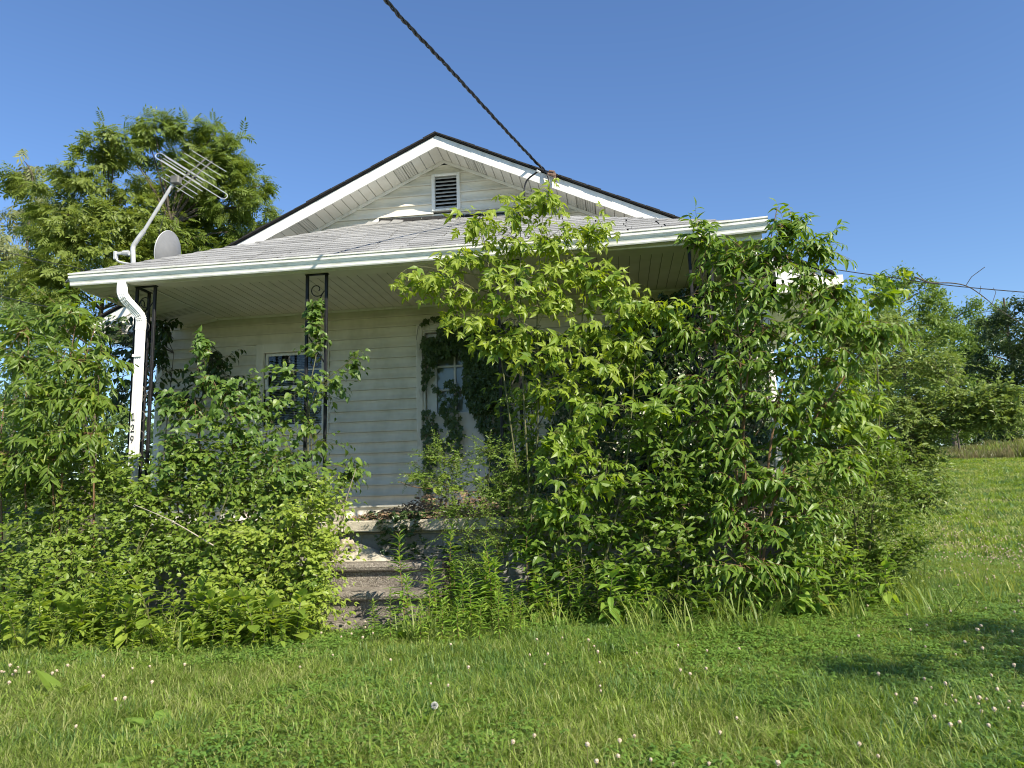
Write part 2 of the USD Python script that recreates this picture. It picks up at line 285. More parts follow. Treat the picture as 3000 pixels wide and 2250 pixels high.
# dutch-lap boards
EXP = 0.1262
def board(x0, x1, z, top=None, y=0.0, sx0=0.0, sx1=0.0):
    """one board: flat face at the bottom, cove at the top; sx: horizontal run of a slanted end per unit height"""
    prof = [(0.000, 0.006), (0.000, -0.032), (0.012, -0.031), (0.038, -0.014), (0.066, -0.004), (0.094, -0.004), (0.1235, -0.014), (0.1235, 0.006)]
    n = len(prof)
    v = np.array([[x0 + sx0 * dz, y + dy, z + dz] for dz, dy in prof] + [[x1 + sx1 * dz, y + dy, z + dz] for dz, dy in prof])
    f = [[i, (i + 1) % n, n + (i + 1) % n, n + i] for i in range(n)]
    f = tri(f); e = [[0, i + 1, i] for i in range(1, n - 1)] + [[n, n + i, n + i + 1] for i in range(1, n - 1)]
    return v, np.vstack([f, e])
z = FLOOR + .005; k = 0
zs = [2.053 + EXP * i for i in range(-9, 11)]
for z in zs:
    segs = []
    cuts = []
    if WINC[2] - .02 < z + .06 < WINC[3] + .0: cuts.append((WINC[0], WINC[1]))
    if z + .06 < DOORC[3]: cuts.append((DOORC[0], DOORC[1]))
    a = XL + .07
    for c0, c1 in cuts: segs.append((a, c0)); a = c1
    segs.append((a, XR - .07))
    for s0, s1 in segs: hp('siding_board', board(s0 + .002, s1 - .002, z), 'siding', FW)
# gable boards, trimmed to the rake
z = zs[-1] + EXP
VENT = (-2.082, -1.748, 4.605, 5.085)
while z < RZ - .2:
    hw0 = (RZ - .14 - z) / SL; sx = -1 / SL
    if hw0 + sx * EXP < 0.02: break
    x0, x1 = max(RX - hw0, XL + .07), min(RX + hw0, XR - .07)
    a, b = (1 / SL if x0 > XL + .08 else 0), (-1 / SL if x1 < XR - .08 else 0)
    if VENT[2] - .1 < z + .02 and z + EXP < VENT[3] + .08:
        hp('siding_board', board(x0, VENT[0] + .004, z, sx0=a), 'siding_gable', FW); hp('siding_board', board(VENT[1] - .004, x1, z, sx1=b), 'siding_gable', FW)
    else: hp('siding_board', board(x0, x1, z, sx0=a, sx1=b), 'siding_gable', FW)
    z += EXP
hp('corner_trim', bbox(XL - .012, XL + .07, -.024, .16, .6, CEIL + .02), 'trim_white', FW); hp('corner_trim', bbox(XR - .07, XR + .012, -.024, .16, .6, CEIL + .02), 'trim_white', FW)

# gable louvre
GV = xf('gable_vent', HOUSE)
w_ = .03
hp('frame', cat([bbox(VENT[0] - .012, VENT[0] + w_, -.045, .02, VENT[2], VENT[3]), bbox(VENT[1] - w_, VENT[1] + .012, -.045, .02, VENT[2], VENT[3]),
                 bbox(VENT[0] + w_, VENT[1] - w_, -.044, .02, VENT[3] - w_, VENT[3]), bbox(VENT[0] + w_, VENT[1] - w_, -.044, .02, VENT[2], VENT[2] + w_)]), 'trim_white', GV)
hp('backing', box(VENT[0] + .02, VENT[1] - .02, .008, .011, VENT[2] + .02, VENT[3] - .02), 'dark_void', GV)
for i in range(9):
    zc = VENT[2] + w_ + .024 + i * .047
    hp('louver', hexa([(VENT[0] + w_, -.036, zc - .016), (VENT[1] - w_, -.036, zc - .016), (VENT[1] - w_, -.032, zc - .018), (VENT[0] + w_, -.032, zc - .018)],
                      [(VENT[0] + w_, -.004, zc + .013), (VENT[1] - w_, -.004, zc + .013), (VENT[1] - w_, .0, zc + .011), (VENT[0] + w_, .0, zc + .011)]), 'louver', GV)

# main roof
OV = -.43
MR = xf('main_roof', HOUSE)
EX = 4.32                                     # half width to the eave
for s in (-1, 1):
    xe = RX + s * EX; ze = RZ - SL * EX
    n = 27
    # thick dark shingle slab
    hp('roof_slope', hexa([(RX, OV - .03, RZ + .01), (xe + s * .03, OV - .03, ze + .0), (xe + s * .03, 9.3, ze), (RX, 9.3, RZ + .01)], [(RX, OV - .03, RZ + .03), (xe + s * .03, OV - .03, ze + .02), (xe + s * .03, 9.3, ze + .02), (RX, 9.3, RZ + .03)]), 'shingle_dark', MR)
    L = EX / n
    for i in range(n):                        # edge shingles, uneven along the rake
        x0, x1 = RX + s * i * L, RX + s * (i + 1) * L - s * .006
        o = OV - .036 - .008 * RNG.random(); dz = .036 + .009 * RNG.random()
        z0, z1 = RZ - SL * i * L, RZ - SL * (i + 1) * L
        hp('edge_shingle', hexa([(x0, o, z0 + .018), (x1, o, z1 + .018), (x1, o + .3, z1 + .031), (x0, o + .3, z0 + .031)], [(x0, o, z0 + dz - .006), (x1, o, z1 + dz), (x1, o + .3, z1 + .040), (x0, o + .3, z0 + .036)]), 'shingle_dark', MR)
    # rake fascia in two lengths, with a return end at the eave
    for a, b in ((0, 2.75), (2.754, EX)):
        xa, xb = RX + s * a, RX + s * b
        hp('rake_fascia', hexa([(xa, OV, RZ - SL * a - .138), (xb, OV, RZ - SL * b - .138), (xb, OV + .02, RZ - SL * b - .138), (xa, OV + .02, RZ - SL * a - .138)],
                               [(xa, OV, RZ - SL * a), (xb, OV, RZ - SL * b), (xb, OV + .02, RZ - SL * b), (xa, OV + .02, RZ - SL * a)]), 'trim_white', MR)
    # soffit panels below the overhang
    W = .108; npan = int(EX / W)
    for i in range(npan):
        a, b = i * W + .004, (i + 1) * W - .004
        za, zb = RZ - SL * a - .125, RZ - SL * b - .125
        vent = (i in (3, 4, 15, 16, 27, 28))
        hp('soffit_panel', hexa([(RX + s * a, OV + .02, za), (RX + s * b, OV + .02, zb), (RX + s * b, .0, zb), (RX + s * a, .0, za)], [(RX + s * a, OV + .02, za + .01), (RX + s * b, OV + .02, zb + .01), (RX + s * b, .0, zb + .01), (RX + s * a, .0, za + .01)]), 'vent_holes' if vent else 'rake_soffit', MR)
    hp('soffit_backing', hexa([(RX, OV + .02, RZ - .105), (xe, OV + .02, ze - .105), (xe, .02, ze - .105), (RX, .02, RZ - .105)], [(RX, OV + .02, RZ - .1), (xe, OV + .02, ze - .1), (xe, .02, ze - .1), (RX, .02, RZ - .1)]), 'rake_soffit', MR)
    hp('soffit_channel', hexa([(RX, -.045, RZ - .16), (xe - s * .5, -.045, ze - .16 + SL * .5), (xe - s * .5, -.02, ze - .16 + SL * .5), (RX, -.02, RZ - .16)], [(RX, -.045, RZ - .127), (xe - s * .5, -.045, ze - .127 + SL * .5), (xe - s * .5, -.02, ze - .127 + SL * .5), (RX, -.02, RZ - .127)]), 'trim_white', MR)
    # boxed eave along the side
    hp('eave_box', cat([box(min(xe, xe - s * .55), max(xe, xe - s * .55), OV + .025, 9.0, ze - .16, ze - .148), box(min(xe, xe - s * .02), max(xe, xe - s * .02), OV + .024, 9.0, ze - .147, ze - .004),
                        hexa([(xe - s * .03, OV + .003, ze - .16), (xe - s * .58, OV + .003, ze - .16), (xe - s * .58, OV + .022, ze - .16), (xe - s * .03, OV + .022, ze - .16)], [(xe - s * .03, OV + .003, ze - .139), (xe - s * .58, OV + .003, ze - .139 + SL * .55), (xe - s * .58, OV + .022, ze - .139 + SL * .55), (xe - s * .03, OV + .022, ze - .139)])]), 'trim_white', MR)
    hp('side_gutter', box(min(xe + s * .004, xe + s * .11), max(xe + s * .004, xe + s * .11), OV + .01, 9.0, ze - .11, ze + .0), 'gutter_white', MR)

# ---------------------------------------------------------------- porch roof (hip) with its shingles
PXL, PXR, PYF = -5.40, 1.43, -1.885
PZ0 = 3.475
HL, HR, PZ1, PZ1R = -2.79, -1.17, 4.535, 4.495
PR = xf('porch_roof', HOUSE)
def top_z(x): return PZ1 + (PZ1R - PZ1) * np.clip((x - HL) / (HR - HL), 0, 1)
def front_pt(x, t, up=0.0):
    """a point on the front slope: t 0 at the eave, 1 at the wall"""
    zt = PZ1 + (PZ1R - PZ1) * (x - HL) / (HR - HL) * 0.25
    sag = -.012 * math.sin(math.pi * np.clip((x - PXL) / (PXR - PXL), 0, 1))
    return np.array([x, PYF * (1 - t), PZ0 + (zt - PZ0) * t + sag + up * .87])
def lim(t): return PXL + (HL - PXL) * t, PXR + (HR - PXR) * t
hp('front_slope', (np.array([front_pt(PXL, 0, -.012), front_pt(PXR, 0, -.012), front_pt(HR, 1, -.012), front_pt(HL, 1, -.012), front_pt(-2, 0, -.012), front_pt(-2, 1, -.012)]), np.array([[0, 4, 5], [0, 5, 3], [4, 1, 2], [4, 2, 5]])), 'shingle_dark', PR)
hp('side_slope', (np.array([[PXL, PYF, PZ0 - .01], [HL, 0, PZ1 - .01], [PXL, 0, PZ0 - .01]]), np.array([[0, 1, 2]])), 'shingle_grey', PR)
hp('side_slope', (np.array([[PXR, PYF, PZ0 - .01], [PXR, 0, PZ0 - .01], [HR, 0, PZ1R - .01]]), np.array([[0, 1, 2]])), 'shingle_grey', PR)
NC = 17
for c in range(NC):
    t0, t1 = c / NC - (0.012 if c == 0 else 0), min((c + 1) / NC + .012, 1)
    l0, r0 = lim(t0); l1, r1 = lim(t1)
    tw = .315; off = (c % 2) * tw / 2 + .06 * RNG.random()
    edges = np.arange(l0 - off - tw, r0 + tw, tw)
    for a in edges:
        a = a + RNG.uniform(-.006, .006); b = a + tw - .011
        a0, b0 = max(a, l0), min(b, r0); a1, b1 = max(a, l1), min(b, r1)
        if b0 - a0 < .02: continue
        if b1 - a1 < .01: a1 = b1 = min(max((a0 + b0) / 2, l1), r1); a1 -= .004; b1 += .004
        h = .0095 + .003 * RNG.random(); e0 = RNG.uniform(-.003, .003)
        q = [front_pt(a0, t0 + e0, h - .006), front_pt(b0, t0 + e0, h - .006), front_pt(b1, t1, -.006), front_pt(a1, t1, -.006)]
        p = [front_pt(a0, t0 + e0, h), front_pt(b0, t0 + e0, h), front_pt(b1, t1, .0), front_pt(a1, t1, .0)]
        hp('shingle', hexa(q, p), 'shingle_grey', PR)
for (xa, xb, zb) in ((PXL, HL, PZ1), (PXR, HR, PZ1R)):          # hip caps
    A, B = np.array([xa, PYF, PZ0 + .004]), np.array([xb, 0, zb + .004]); d = B - A; n = 20
    s = np.sign(xb - xa)
    for i in range(n):
        p, q = A + d * i / n, A + d * (i + 1.15) / n
        lift = np.array([0, 0, .014 + .004 * RNG.random()])
        side1 = np.array([s * .11, -.0, -.012]); side2 = np.array([-s * .11, .03, -.075])
        v = [p + lift, p + side1 + lift * .6, p + side2 + lift * .6, q + lift * .25, q + side1, q + side2]
        hp('hip_cap', (np.array(v + [x - np.array([0, 0, .006]) for x in v]), np.array([[0, 1, 4], [0, 4, 3], [0, 3, 5], [0, 5, 2], [6, 10, 7], [6, 9, 10], [6, 11, 9], [6, 8, 11], [0, 7, 1], [0, 6, 7], [0, 2, 8], [0, 8, 6]])), 'shingle_grey', PR)
# wall flashing: dark strip of tar where the roof meets the gable, a torn piece of shingle and a slanted trim at the left end
for i in range(6):
    a, b = HL + .03 + i * .27, HL + .29 + i * .27
    hp('flashing', hexa([front_pt(a, .965, .012), front_pt(b, .965, .012), (b, -.024, top_z(b) - .01), (a, -.024, top_z(a) - .01)], [front_pt(a, .968, .018), front_pt(b, .968, .018), (b, -.022, top_z(b) + .032), (a, -.022, top_z(a) + .032)]), 'shingle_dark', PR)
hp('flashing', hexa([(HL - .45, -.03, PZ1 - .21), (HL + .02, -.03, PZ1 + .0), (HL + .02, -.022, PZ1 + .0), (HL - .45, -.022, PZ1 - .21)], [(HL - .45, -.03, PZ1 - .17), (HL + .02, -.03, PZ1 + .045), (HL + .02, -.022, PZ1 + .045), (HL - .45, -.022, PZ1 - .17)]), 'trim_white', PR, label='slanted white trim where the roof meets the gable')
for i in range(3):
    a = HL - .12 + .16 * i
    hp('torn_shingle', hexa([front_pt(a, .90, .012), front_pt(a + .15, .91, .014), front_pt(a + .14, .975, .02), front_pt(a + .02, .965, .04)], [front_pt(a, .90, .018), front_pt(a + .15, .91, .02), front_pt(a + .14, .975, .03), front_pt(a + .02, .965, .05)]), 'shingle_grey', PR)
hp('drip_edge', cat([box(PXL, PXR, PYF - .012, PYF + .0, PZ0 - .035, PZ0 - .004)]), 'trim_white', PR)

# fascia, beam and ceiling
hp('porch_fascia', box(PXL + .03, PXR - .03, -1.815, -1.79, 3.345, 3.468), 'trim_white', PR)
hp('porch_beam', cat([box(-4.86, .99, -1.80, -1.56, 3.362, 3.372), box(-4.86, .99, -1.574, -1.56, 3.373, 3.47), box(-4.86, .99, -1.789, -1.78, 3.373, 3.46)]), 'soffit', PR)
CE = xf('porch_ceiling', HOUSE)
x = -4.85
while x < 1.0:
    hp('ceiling_panel', cat([box(x + .004, x + .103, -1.555, .0, CEIL, CEIL + .008), box(x + .103, x + .108, -1.555, .0, CEIL + .006, CEIL + .01)]), 'soffit', CE)
    x += .108
hp('ceiling_backing', box(-4.87, 1.0, -1.555, -.0, CEIL + .012, CEIL + .02), 'dark_void', CE)
hp('wall_channel', box(-4.85, 1.0, -.035, -.02, CEIL - .028, CEIL - .002), 'trim_white', CE)
for s, xi, xo in ((-1, -4.86, PXL + .04), (1, 1.0, PXR - .04)):   # sloping end soffits, boards running across
    y = -1.80
    i = 0
    zi, zo = CEIL - .004, 3.35
    while y < -.02:
        q = [(xi, y + .004), (xo, y + .004), (xo, y + .103), (xi, y + .103)]
        zz = [zi, zo, zo, zi]
        if s < 0: q = [q[1], q[0], q[3], q[2]]; zz = [zo, zi, zi, zo]
        hp('end_soffit_panel', hexa([(a, b, c) for (a, b), c in zip(q, zz)], [(a, b, c + .008) for (a, b), c in zip(q, zz)]), 'vent_holes' if i in (3, 4, 11, 12) else 'soffit', CE)
        y += .108; i += 1
    hp('end_fascia', box(min(xo, xo + s * .02), max(xo, xo + s * .02), -1.80, .0, 3.335, 3.46), 'trim_white', CE)
    hp('miter_strip', box(xi - .012, xi + .012, -1.79, -.02, CEIL - .008, CEIL - .004), 'trim_white', CE)
    hp('end_channel', hexa([(xi, -.04, zi - .03), (xo, -.04, zo - .03), (xo, -.022, zo - .03), (xi, -.022, zi - .03)], [(xi, -.04, zi), (xo, -.04, zo), (xo, -.022, zo), (xi, -.022, zi)]), 'trim_white', CE)

# gutter: ogee profile along the front, hangers inside, end caps
gp = [(0, 0), (.070, 0), (.076, .012), (.077, .030), (.084, .048), (.100, .064), (.108, .076), (.109, .094), (.100, .097), (.100, .103), (.116, .106), (.118, .120), (.108, .121), (.106, .112), (.09, .112), (.092, .075), (.070, .045), (.066, .008), (.004, .008), (.004, .12), (0, .12)]
n = 25; xs = np.linspace(PXL - .02, PXR + .015, n)
def gz(x): return 3.352 + .012 * ((x - PXL) / (PXR - PXL)) - .010 * np.sin(np.pi * np.clip((x - PXL) / (PXR - PXL), 0, 1)) + .035 * np.clip((x + .3) / 1.75, 0, 1) ** 2
pr = np.array(gp); v = np.stack([np.stack([np.full(len(pr), x), -1.818 - pr[:, 0], gz(x) + pr[:, 1]], 1) for x in xs]).reshape(-1, 3); m_ = len(pr)
i, j = np.meshgrid(np.arange(n - 1), np.arange(m_), indexing='ij')
GU = hp('gutter', (v, np.stack([i * m_ + j, (i + 1) * m_ + j, (i + 1) * m_ + (j + 1) % m_, i * m_ + (j + 1) % m_], -1).reshape(-1, 4)), 'gutter_white')
for xe, sgn in ((PXL - .02, -1), (PXR + .015, 1)):
    out = np.array(gp[:12]); c = np.array([.045, .06]); k = len(out)
    vv = np.vstack([np.c_[np.full(k, xe + sgn * .002), -1.818 - out[:, 0], gz(xe) + out[:, 1]], [[xe + sgn * .002, -1.818, gz(xe) + .12]], [[xe + sgn * .002, -1.818 - c[0], gz(xe) + c[1]]]])
    hp('end_cap', (vv, np.array([[k + 1, q, (q + 1) % (k + 1)] for q in range(k + 1)])), 'gutter_white', GU)
for x in np.arange(PXL + .4, PXR, .72):
    hp('hanger', box(x, x + .018, -1.93, -1.82, gz(x) + .1215, gz(x) + .125), 'gutter_white', GU)

def downspout(x0, xw, zbot, num):
    w2, d2 = .040, .030
    prof = []
    for q in range(9): prof.append((-w2 + q * w2 / 4, -d2 - (.0 if q % 2 else -.005)))
    for q in range(1, 6): prof.append((w2, -d2 + q * d2 / 3))
    for q in range(1, 9): prof.append((w2 - q * w2 / 4, d2 - (.0 if q % 2 else .004)))
    for q in range(1, 6): prof.append((-w2, d2 - q * d2 / 3))
    path = smooth_path([(x0, -1.872, 3.36), (x0, -1.872, 3.26), (x0 + (xw - x0) * .18, -1.86, 3.19), (x0 + (xw - x0) * .82, -1.775, 3.06), (xw, -1.752, 2.99), (xw, -1.75, 2.88)], 22)
    D = hp('downspout', sweep(prof, [(xw, -1.75, 2.885), (xw, -1.75, 2.2), (xw - .004, -1.752, 1.5), (xw - .006, -1.75, zbot)]), 'downspout_white')
    hp('elbow', sweep([(a * 1.06, b * 1.08) for a, b in prof], path), 'downspout_white', D)
    for k, zz in enumerate((3.20, 3.175, 3.15, 3.035, 3.01, 2.985)):           # crimped ribs of the two bends
        t = (3.36 - zz) / (3.36 - 2.88); pp = path[np.argmin(np.abs(path[:, 2] - zz))]; i0 = max(1, min(20, int(np.argmin(np.abs(path[:, 2] - zz)))))
        d = path[i0 + 1] - path[i0 - 1]; d /= np.linalg.norm(d)
        hp('crimp', sweep([(a * 1.12, b * 1.16) for a, b in prof[::2]], [pp - d * .005, pp, pp + d * .005]), 'downspout_white', D)
    hp('strap', cat([box(xw - .05, xw + .05, -1.792, -1.786, 2.60, 2.628)]), 'downspout_white', D)
    if num:
        for ch, zz in zip('129', (2.0, 1.885, 1.775)):
            t = meshkit.text_mesh(ch, .074, .003); vv = np.array(t.vertices); c = vv.mean(0)
            vv = np.stack([xw - .008 + (vv[:, 0] - (vv[:, 0].min() + vv[:, 0].max()) / 2) * .75, -1.7835 - vv[:, 2], zz + vv[:, 1] - .041], 1)
            hp('house_number', (vv, np.array(t.faces)[:, ::-1]), 'digit_black', D, label=f'black number {ch} on the white downspout')
downspout(-4.85, -4.715, .2, True)

# wrought iron posts
def s_scroll(x0, x1, y, z0, h, flip):
    """an S of two spirals between the bars"""
    c = (x0 + x1) / 2; r = (x1 - x0) / 2 - .006
    a = np.linspace(-2.2 * math.pi, 0, 26); rr = r * (0.30 + 0.70 * (1 - np.abs(a) / (2.2 * math.pi)))
    up = np.stack([c + rr * np.cos(a), np.full(26, y), z0 + h - r + rr * np.sin(-a) * -1], 1)
    lo = np.stack([c - rr[::-1] * np.cos(a[::-1]), np.full(26, y), z0 + r - rr[::-1] * np.sin(-a[::-1]) * -1], 1)
    pts = np.vstack([up, lo])
    if flip: pts[:, 0] = 2 * c - pts[:, 0]
    return tube(smooth_path(pts[::2], 70), .0052, 5)
POSTS = [(-4.82, -4.62, True), (-2.975, -2.775, False), (-1.045, -.855, False), (.768, .958, True)]
for n_, (a, b, corner) in enumerate(POSTS):
    P = xf('porch_post', HOUSE)
    bars = [(a, -1.68), (b, -1.68)] + ([((a if n_ == 0 else b), -1.48)] if corner else [])
    for bx_, by in bars:
        hp('bar', bbox(bx_ - .014, bx_ + .014, by - .014, by + .014, FLOOR + .002, 3.36, .003), 'iron', P)
    hp('cap_plate', cat([box(a - .02, b + .02, -1.70, -1.66, 3.3525, 3.3615)] + ([box(bars[2][0] - .02, bars[2][0] + .02, -1.659, -1.45, 3.3525, 3.3615)] if corner else [])), 'iron', P)
    for k in range(5):
        hp('scroll', s_scroll(a + .014, b - .014, -1.68, 3.30 - .46 * (k + 1), .44, k % 2 == 1), 'iron_faded' if k > 1 else 'iron', P)
    if corner:
        for k in range(5):
            v, f = s_scroll(-1.68 + .014, -1.48 - .014, 0, 3.30 - .46 * (k + 1), .44, k % 2 == 1)
            hp('scroll', (np.stack([v[:, 1] * 1 + bars[2][0], v[:, 0], v[:, 2]], 1), f), 'iron', P)

# window
W_ = xf('window', HOUSE)
x0, x1, z0, z1 = WIN
hp('casing', cat([bbox(WINC[0], x0, -.034, .02, WINC[2], WINC[3]), bbox(x1, WINC[1], -.034, .02, WINC[2], WINC[3]), bbox(x0, x1, -.033, .02, z1, WINC[3]), bbox(x0, x1, -.05, .03, WINC[2], z0)]), 'siding', W_)
mid = 2.505
for (za, zb, yy) in ((mid, z1, .03), (z0, mid + .03, .055)):
    S = hp('sash', cat([box(x0, x0 + .035, yy, yy + .03, za, zb), box(x1 - .035, x1, yy, yy + .03, za, zb), box(x0 + .035, x1 - .035, yy, yy + .03, zb - .035, zb), box(x0 + .035, x1 - .035, yy, yy + .03, za, za + .035)]), 'trim_white', W_)
    hp('muntin', box(x0 + .035, x1 - .035, yy + .006, yy + .02, (za + zb) / 2 - .008, (za + zb) / 2 + .008), 'trim_white', S)
    hp('pane', box(x0 + .03, x1 - .03, yy + .012, yy + .015, za + .03, zb - .03), 'glass_pane', S)
z = z0 + .02
while z < z1 - .02:
    q = [(x0 + .03, .155, z), (x1 - .03, .155, z), (x1 - .03, .175, z + .013), (x0 + .03, .175, z + .013)]
    hp('blind_slat', hexa(q, [(a, b, c + .0015) for a, b, c in q]), 'blind', W_); z += .021
# second window, mostly behind the ivy right of the door
W2 = xf('window', HOUSE, label='window buried in ivy right of the door'); dx = 3.95
hp('casing', moved(cat([bbox(WINC[0], x0, -.034, .02, WINC[2], WINC[3]), bbox(x1, WINC[1], -.034, .02, WINC[2], WINC[3]), bbox(x0, x1, -.033, .02, z1, WINC[3]), bbox(x0, x1, -.05, .03, WINC[2], z0)]), (dx, 0, 0)), 'trim_white', W2)
hp('pane', moved(box(x0, x1, -.012, -.008, z0, z1), (dx, -.015, 0)), 'glass_pane', W2)
hp('blind', moved(box(x0, x1, -.012, -.0, z0, z1), (dx, -.006, 0)), 'blind', W2)

# door with nine lights in its upper half
D_ = xf('front_door', HOUSE)
x0, x1, z0, z1 = DOOR
hp('casing', cat([bbox(DOORC[0], x0, -.040, .02, FLOOR, DOORC[3]), bbox(x1, DOORC[1], -.040, .02, FLOOR, DOORC[3]), bbox(x0, x1, -.039, .02, z1, DOORC[3])]), 'casing', D_)
hp('jamb', cat([box(x0, x0 + .025, -.02, .09, z0, z1), box(x1 - .025, x1, -.02, .09, z0, z1), box(x0 + .025, x1 - .025, -.02, .09, z1 - .025, z1)]), 'casing', D_)
xa, xb = x0 + .03, x1 - .03; la, lb, l0, l1 = xa + .11, xb - .11, 2.11, 2.96
P_ = hp('door_panel', cat([box(xa, la, .045, .085, z0 + .02, z1 - .03), box(lb, xb, .045, .085, z0 + .02, z1 - .03), box(la, lb, .045, .085, z0 + .02, l0), box(la, lb, .045, .085, l1, z1 - .03)]), 'door_paint', D_)
for i in range(3):
    for j in range(3):
        w3, h3 = (lb - la) / 3, (l1 - l0) / 3
        hp('pane', box(la + i * w3 + .011, la + (i + 1) * w3 - .011, .062, .065, l0 + j * h3 + .011, l0 + (j + 1) * h3 - .011), 'glass_pane', P_)
for i in range(4): hp('muntin', box(la + i * (lb - la) / 3 - .011, la + i * (lb - la) / 3 + .011, .036, .075, l0, l1), 'door_paint', P_)
for j in range(4): hp('muntin', box(la + .0115, lb - .0115, .038, .073, l0 + j * (l1 - l0) / 3 - .011, l0 + j * (l1 - l0) / 3 + .011), 'door_paint', P_)
for i in range(2):
    cx = xa + .115 + i * .43
    hp('raised_panel', cat([bbox(cx, cx + .26, .034, .046, 1.15, 1.94, .008), bbox(cx + .03, cx + .23, .028, .036, 1.18, 1.91, .006)]), 'door_paint', P_)
hp('curtain', box(la - .02, lb + .02, .10, .106, l0 - .03, l1 + .03), 'blind', D_)
s_ = trimesh.creation.icosphere(2, .028); s_.apply_translation((xa + .06, .012, 1.93)); hp('handle', cat([(np.array(s_.vertices), np.array(s_.faces)), tube([(xa + .06, .012, 1.93), (xa + .06, .05, 1.93)], .012, 8)]), 'galvanised', D_)
hp('mail_slot', bbox(xa - .01, xa + .07, -.03, .04, 2.005, 2.02, .003), 'trim_white', D_)

# porch floor slab, piers and block foundation
SLB = xf('porch_floor', HOUSE)
for a, b in ((-5.05, -3.8), (-3.796, -2.55), (-2.546, -1.86), (-1.856, -.80), (-.796, .4), (.404, 1.25)):
    hp('slab', bbox(a, b, -1.78, -.0, FLOOR - .10, FLOOR, .008), 'concrete_tan', SLB)
for a, b in ((-2.72, -2.585), (-.95, -.805)):
    hp('pier', bbox(a, b, -1.77, -1.62, FLOOR + .001, 1.145, .006), 'concrete_tan', SLB)
FD = xf('foundation', HOUSE)
row = 0; z = -.0
while z < FLOOR - .11:
    h = min(.195, FLOOR - .105 - z); x = -5.0 - (row % 2) * .2
    while x < 1.2:
        a, b = max(x, -5.0), min(x + .39, 1.2)
        if b - a > .05: hp('block', bbox(a + .004, b - .004, -1.66 - .006 * RNG.random(), -1.50, z + .004, z + h - .004, .005), 'block_grey', FD)
        x += .398
    z += .2; row += 1
hp('mortar', box(-5.0, 1.2, -1.648, -1.51, -.05, FLOOR - .102), 'concrete_tan', FD)
hp('side_foundation', cat([box(-5.0, -4.85, -1.5, .0, -.05, FLOOR - .102), box(1.05, 1.2, -1.5, .0, -.05, FLOOR - .102)]), 'block_grey', FD)

# ---------------------------------------------------------------- precast steps
ST = xf('front_steps', loc=(-2.07, -2.4, 0), label='weathered aggregate concrete steps with rounded nosings leading up to the porch', cat='steps')
def step_at(m): return moved(m, (2.07, 2.4, 0))
def nosing(z, y):
    pr = [(y - .02, z - .075), (y - .045, z - .06), (y - .052, z - .035), (y - .045, z - .012), (y - .02, z), (y + .30, z + .004), (y + .30, z - .075)]
    n = len(pr); v = np.array([[-2.60, a, b] for a, b in pr] + [[-1.53, a, b] for a, b in pr])
    f = tri([[i, i + n, (i + 1) % n + n, (i + 1) % n] for i in range(n)])
    return v, np.vstack([f, [[0, i, i + 1] for i in range(1, n - 1)], [[n, n + i + 1, n + i] for i in range(1, n - 1)]])
for z, y in ((.565, -2.08), (.352, -2.36), (.14, -2.64)):
    put('tread', step_at(nosing(z, y)), 'aggregate', ST)
    put('riser', step_at(bbox(-2.585, -1.545, y + .004, y + .28, z - .215, z - .077, .004)), 'aggregate', ST)
put('step_side', step_at(cat([box(-2.60, -2.52, -2.05, -1.79, -.1, .485), box(-1.60, -1.53, -2.05, -1.79, -.1, .485)])), 'aggregate', ST)
# tilted broken slab on the landing
t = trimesh.convex.convex_hull(np.array([(-2.58, -2.0, .57), (-2.05, -2.02, .57), (-2.53, -1.82, .66), (-2.37, -1.80, .715), (-2.10, -1.82, .60), (-2.58, -1.80, .585), (-2.0, -1.81, .571)]))
put('concrete_slab', (np.array(t.vertices), np.array(t.faces)), 'concrete_tan', label='pale broken concrete slab lying tilted on the top step', cat='slab')

# ---------------------------------------------------------------- aerial, dish, wires
MB = np.array([-5.21, -1.2, 3.62])
AN = xf('tv_antenna', loc=MB, label='bare metal rooftop television aerial on a leaning mast', cat='antenna')
def an(name, mesh, m, **k): return put(name, moved(mesh, -MB), m, AN, **k)
an('mast_mount', tube(smooth_path([(-5.205, -1.2, 3.60), (-5.225, -1.2, 3.86), (-5.235, -1.2, 3.98), (-5.20, -1.2, 4.05), (-5.11, -1.2, 4.17)], 18), .026, 10), 'galvanised')
an('mast', tube([(-5.12, -1.2, 4.155), (-4.79, -1.2, 4.69), (-4.73, -1.2, 4.79)], .019, 10), 'galvanised')
an('foot_plate', bbox(-5.26, -5.15, -1.26, -1.14, 3.575, 3.60, .003), 'galvanised')
u = np.array([.82, 0, -.565]); u /= np.linalg.norm(u)           # direction of the elements in the plane of the mast
bo = np.array([.40, .30, .62]); bo /= np.linalg.norm(bo)         # booms lean away from the eye
c0 = np.array([-4.77, -1.2, 4.67])
for s in (0, 1):
    o = u * .085 * s
    an('boom', tube([c0 + o - bo * .04, c0 + o + bo * .52], .009, 6), 'antenna_boom')
def elem(c, h, sides=5): return tube([c - u * h, c + u * h], .0038, sides)
for k, (d, h, sh) in enumerate(((.0, .245, .045), (.065, .245, .045), (.13, .25, .05), (.34, .27, .04), (.42, .28, .03), (.50, .265, .055))):
    an('element', elem(c0 + bo * d + u * sh, h), 'aluminium')
cc = c0 + bo * .22 + u * .045                                    # long folded dipole
nrm = bo
r = .042
a1 = np.linspace(math.pi / 2, -math.pi / 2, 9)
L = .49
loop = [cc - u * L + nrm * r * math.sin(a) * -1 - u * r * math.cos(a) for a in a1] + [cc + u * L + nrm * r * math.sin(a) + u * r * math.cos(a) for a in -a1[::-1]]
loop = np.array(loop); loop = np.vstack([loop, loop[:1]])
an('folded_dipole', tube(loop, .0046, 6, cap=False), 'aluminium')
for k in range(3):
    an('element', elem(cc + nrm * (-.03 + .03 * k) - u * .13, .30), 'aluminium')
